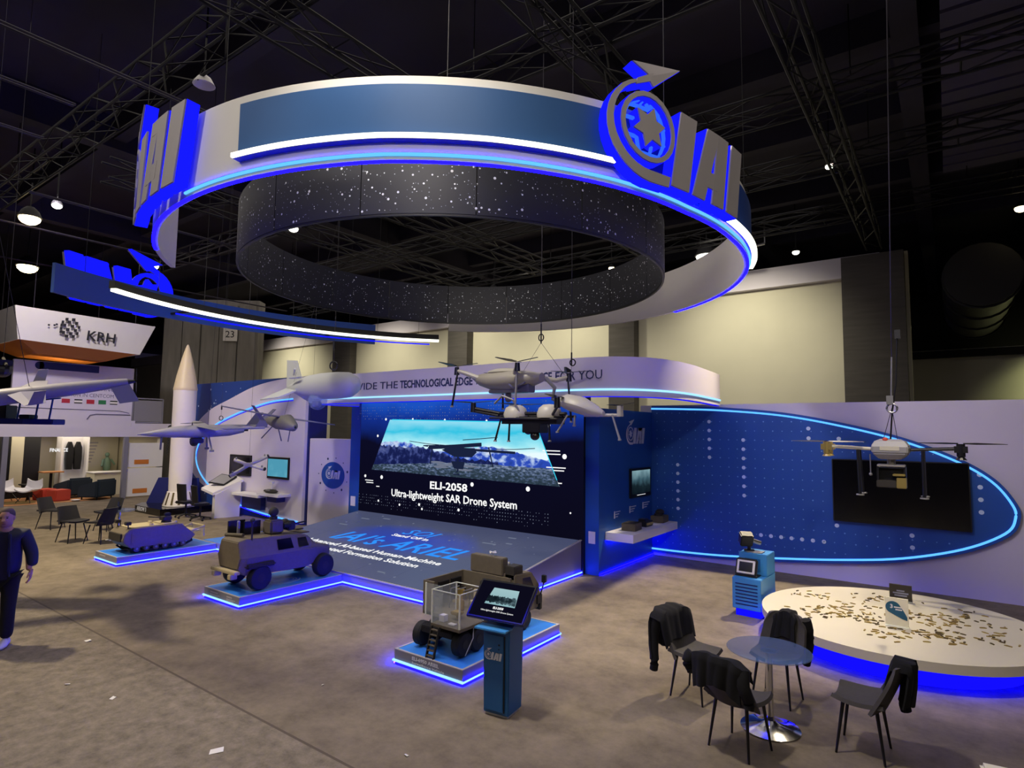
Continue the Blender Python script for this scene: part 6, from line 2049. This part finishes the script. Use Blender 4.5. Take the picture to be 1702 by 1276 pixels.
b.loft([[(-.012, -.095, 1.645), (.012, -.095, 1.645), (.01, -.085, 1.65), (-.01, -.085, 1.65)], [(-.02, -.128, 1.60), (.02, -.128, 1.60), (.022, -.095, 1.595), (-.022, -.095, 1.595)]])
b.build('nose', 'skin', hd_, 60)
for s in (-1, 1):
    MB().ball((s * .032, -.095, 1.638), (.013, .008, .008), 10, 6).build('eye', 'eye', hd_)
    MB().cbox((s * .033, -.101, 1.655), (.03, .008, .006)).build('eyebrow', 'hair', hd_, 0)
    MB().ball((s * .079, .005, 1.625), (.012, .022, .032), 8, 6).build('ear', 'skin', hd_)
MB().ball((0, -.098, 1.562), (.026, .010, .007), 10, 6).build('mouth', 'lips', hd_)
b = MB()
b.sheet(lambda u, v: ((.079 + .008) * sin(pi * (.03 + .52 * v) if v < 1 else 2.0) * sin(2 * pi * u), .012 + .098 * sin(pi * (.03 + .52 * v)) * cos(2 * pi * u), 1.665 + .108 * cos(pi * (.03 + .52 * v)) - .045 * max(0, cos(2 * pi * u)) * v + .03 * max(0, -cos(2 * pi * u)) * v), 24, 8, .008)
b.build('hair', 'hair', pn, 60)
put('body', skin_mesh(J, Ed, 'body'), 'skin', pn)
Jj = [((0, .01, .80), (.215, .165)), ((0, .01, 1.12), (.21, .16)), ((0, .015, 1.32), (.205, .155)), ((0, .02, 1.44), (.13, .11)), ((0, .01, 1.50), (.085, .09)),
      ((.20, .015, 1.41), .088), ((.295, .025, 1.16), .078), ((.32, -.03, .98), .062), ((-.20, .015, 1.41), .088), ((-.27, .035, 1.16), .078), ((-.285, .0, .98), .062)]
put('jacket', skin_mesh(Jj, [(0, 1), (1, 2), (2, 3), (3, 4), (3, 5), (5, 6), (6, 7), (3, 8), (8, 9), (9, 10)], 'jacket'), 'jacket', pn)
MB().sheet(lambda u, v: ((u - .5) * (.20 - .05 * v), -.165 - .02 * cos((u - .5) * 3) - .005 * v + .05 * max(0, v - .8) * 3, .86 + .60 * v), 8, 10, .02).build('sweater', 'sweater', pn, 60)
for s in (-1, 1):
    MB().tube([(s * .10, -.175, 1.44), (s * .12, -.20, 1.2), (s * .125, -.19, .9)], .012, 6).build('jacket_edge', 'jacket', pn)
Jt = [((0, 0, .93), (.165, .125)), ((.095, 0, .84), .112), ((.105, -.06, .50), .085), ((.105, -.055, .08), .075), ((-.095, 0, .84), .112), ((-.105, .02, .50), .085), ((-.105, .125, .10), .075)]
put('trousers', skin_mesh(Jt, [(0, 1), (1, 2), (2, 3), (0, 4), (4, 5), (5, 6)], 'trousers'), 'trousers', pn)
for s, y, z, rx in ((1, -.08, .0, 0), (-1, .10, .03, radians(-14))):
    k = Matrix.Translation((s * .105, y, z)) @ Matrix.Rotation(rx, 4, 'X')
    b = MB()
    b.loft([[(w_ * cos(a), yy, max(.0, zc + h * sin(a))) for a in [q_ * pi / 6 for q_ in range(12)]] for yy, w_, h, zc in ((.11, .030, .03, .035), (.07, .042, .055, .05), (0, .045, .06, .05), (-.08, .050, .04, .035), (-.15, .045, .03, .03), (-.19, .02, .015, .022))], k)
    b.build('shoe', 'shoe', pn, 60)
for s, y0, xo in ((1, -.055, .315), (-1, -.02, .275)):
    h = thing_ = MB()
    h.loft([[(s * xo + w_ * cos(a), y0 + d * sin(a), z) for a in [q_ * pi / 5 for q_ in range(10)]] for z, w_, d in ((.955, .026, .03), (.93, .022, .036), (.89, .017, .043), (.855, .013, .040), (.845, .008, .03))])
    hh = h.build('hand', 'skin', pn, 60)
    for k, (L, dy) in enumerate(((.068, -.032), (.078, -.011), (.074, .010), (.058, .030))):
        x = s * xo
        MB().tube([(x, y0 + dy, .858), (x - s * .006, y0 + dy * 1.05 - .004, .858 - L * .45), (x - s * .022, y0 + dy * 1.05 - .012, .858 - L * .8), (x - s * .036, y0 + dy - .012, .858 - L)], [.0095, .009, .008, .006], 8).build('finger', 'skin', hh)
    MB().tube([(s * (xo - .007), y0 - .035, .915), (s * (xo - .013), y0 - .062, .885), (s * (xo - .019), y0 - .066, .855)], [.012, .010, .007], 8).build('thumb', 'skin', hh)
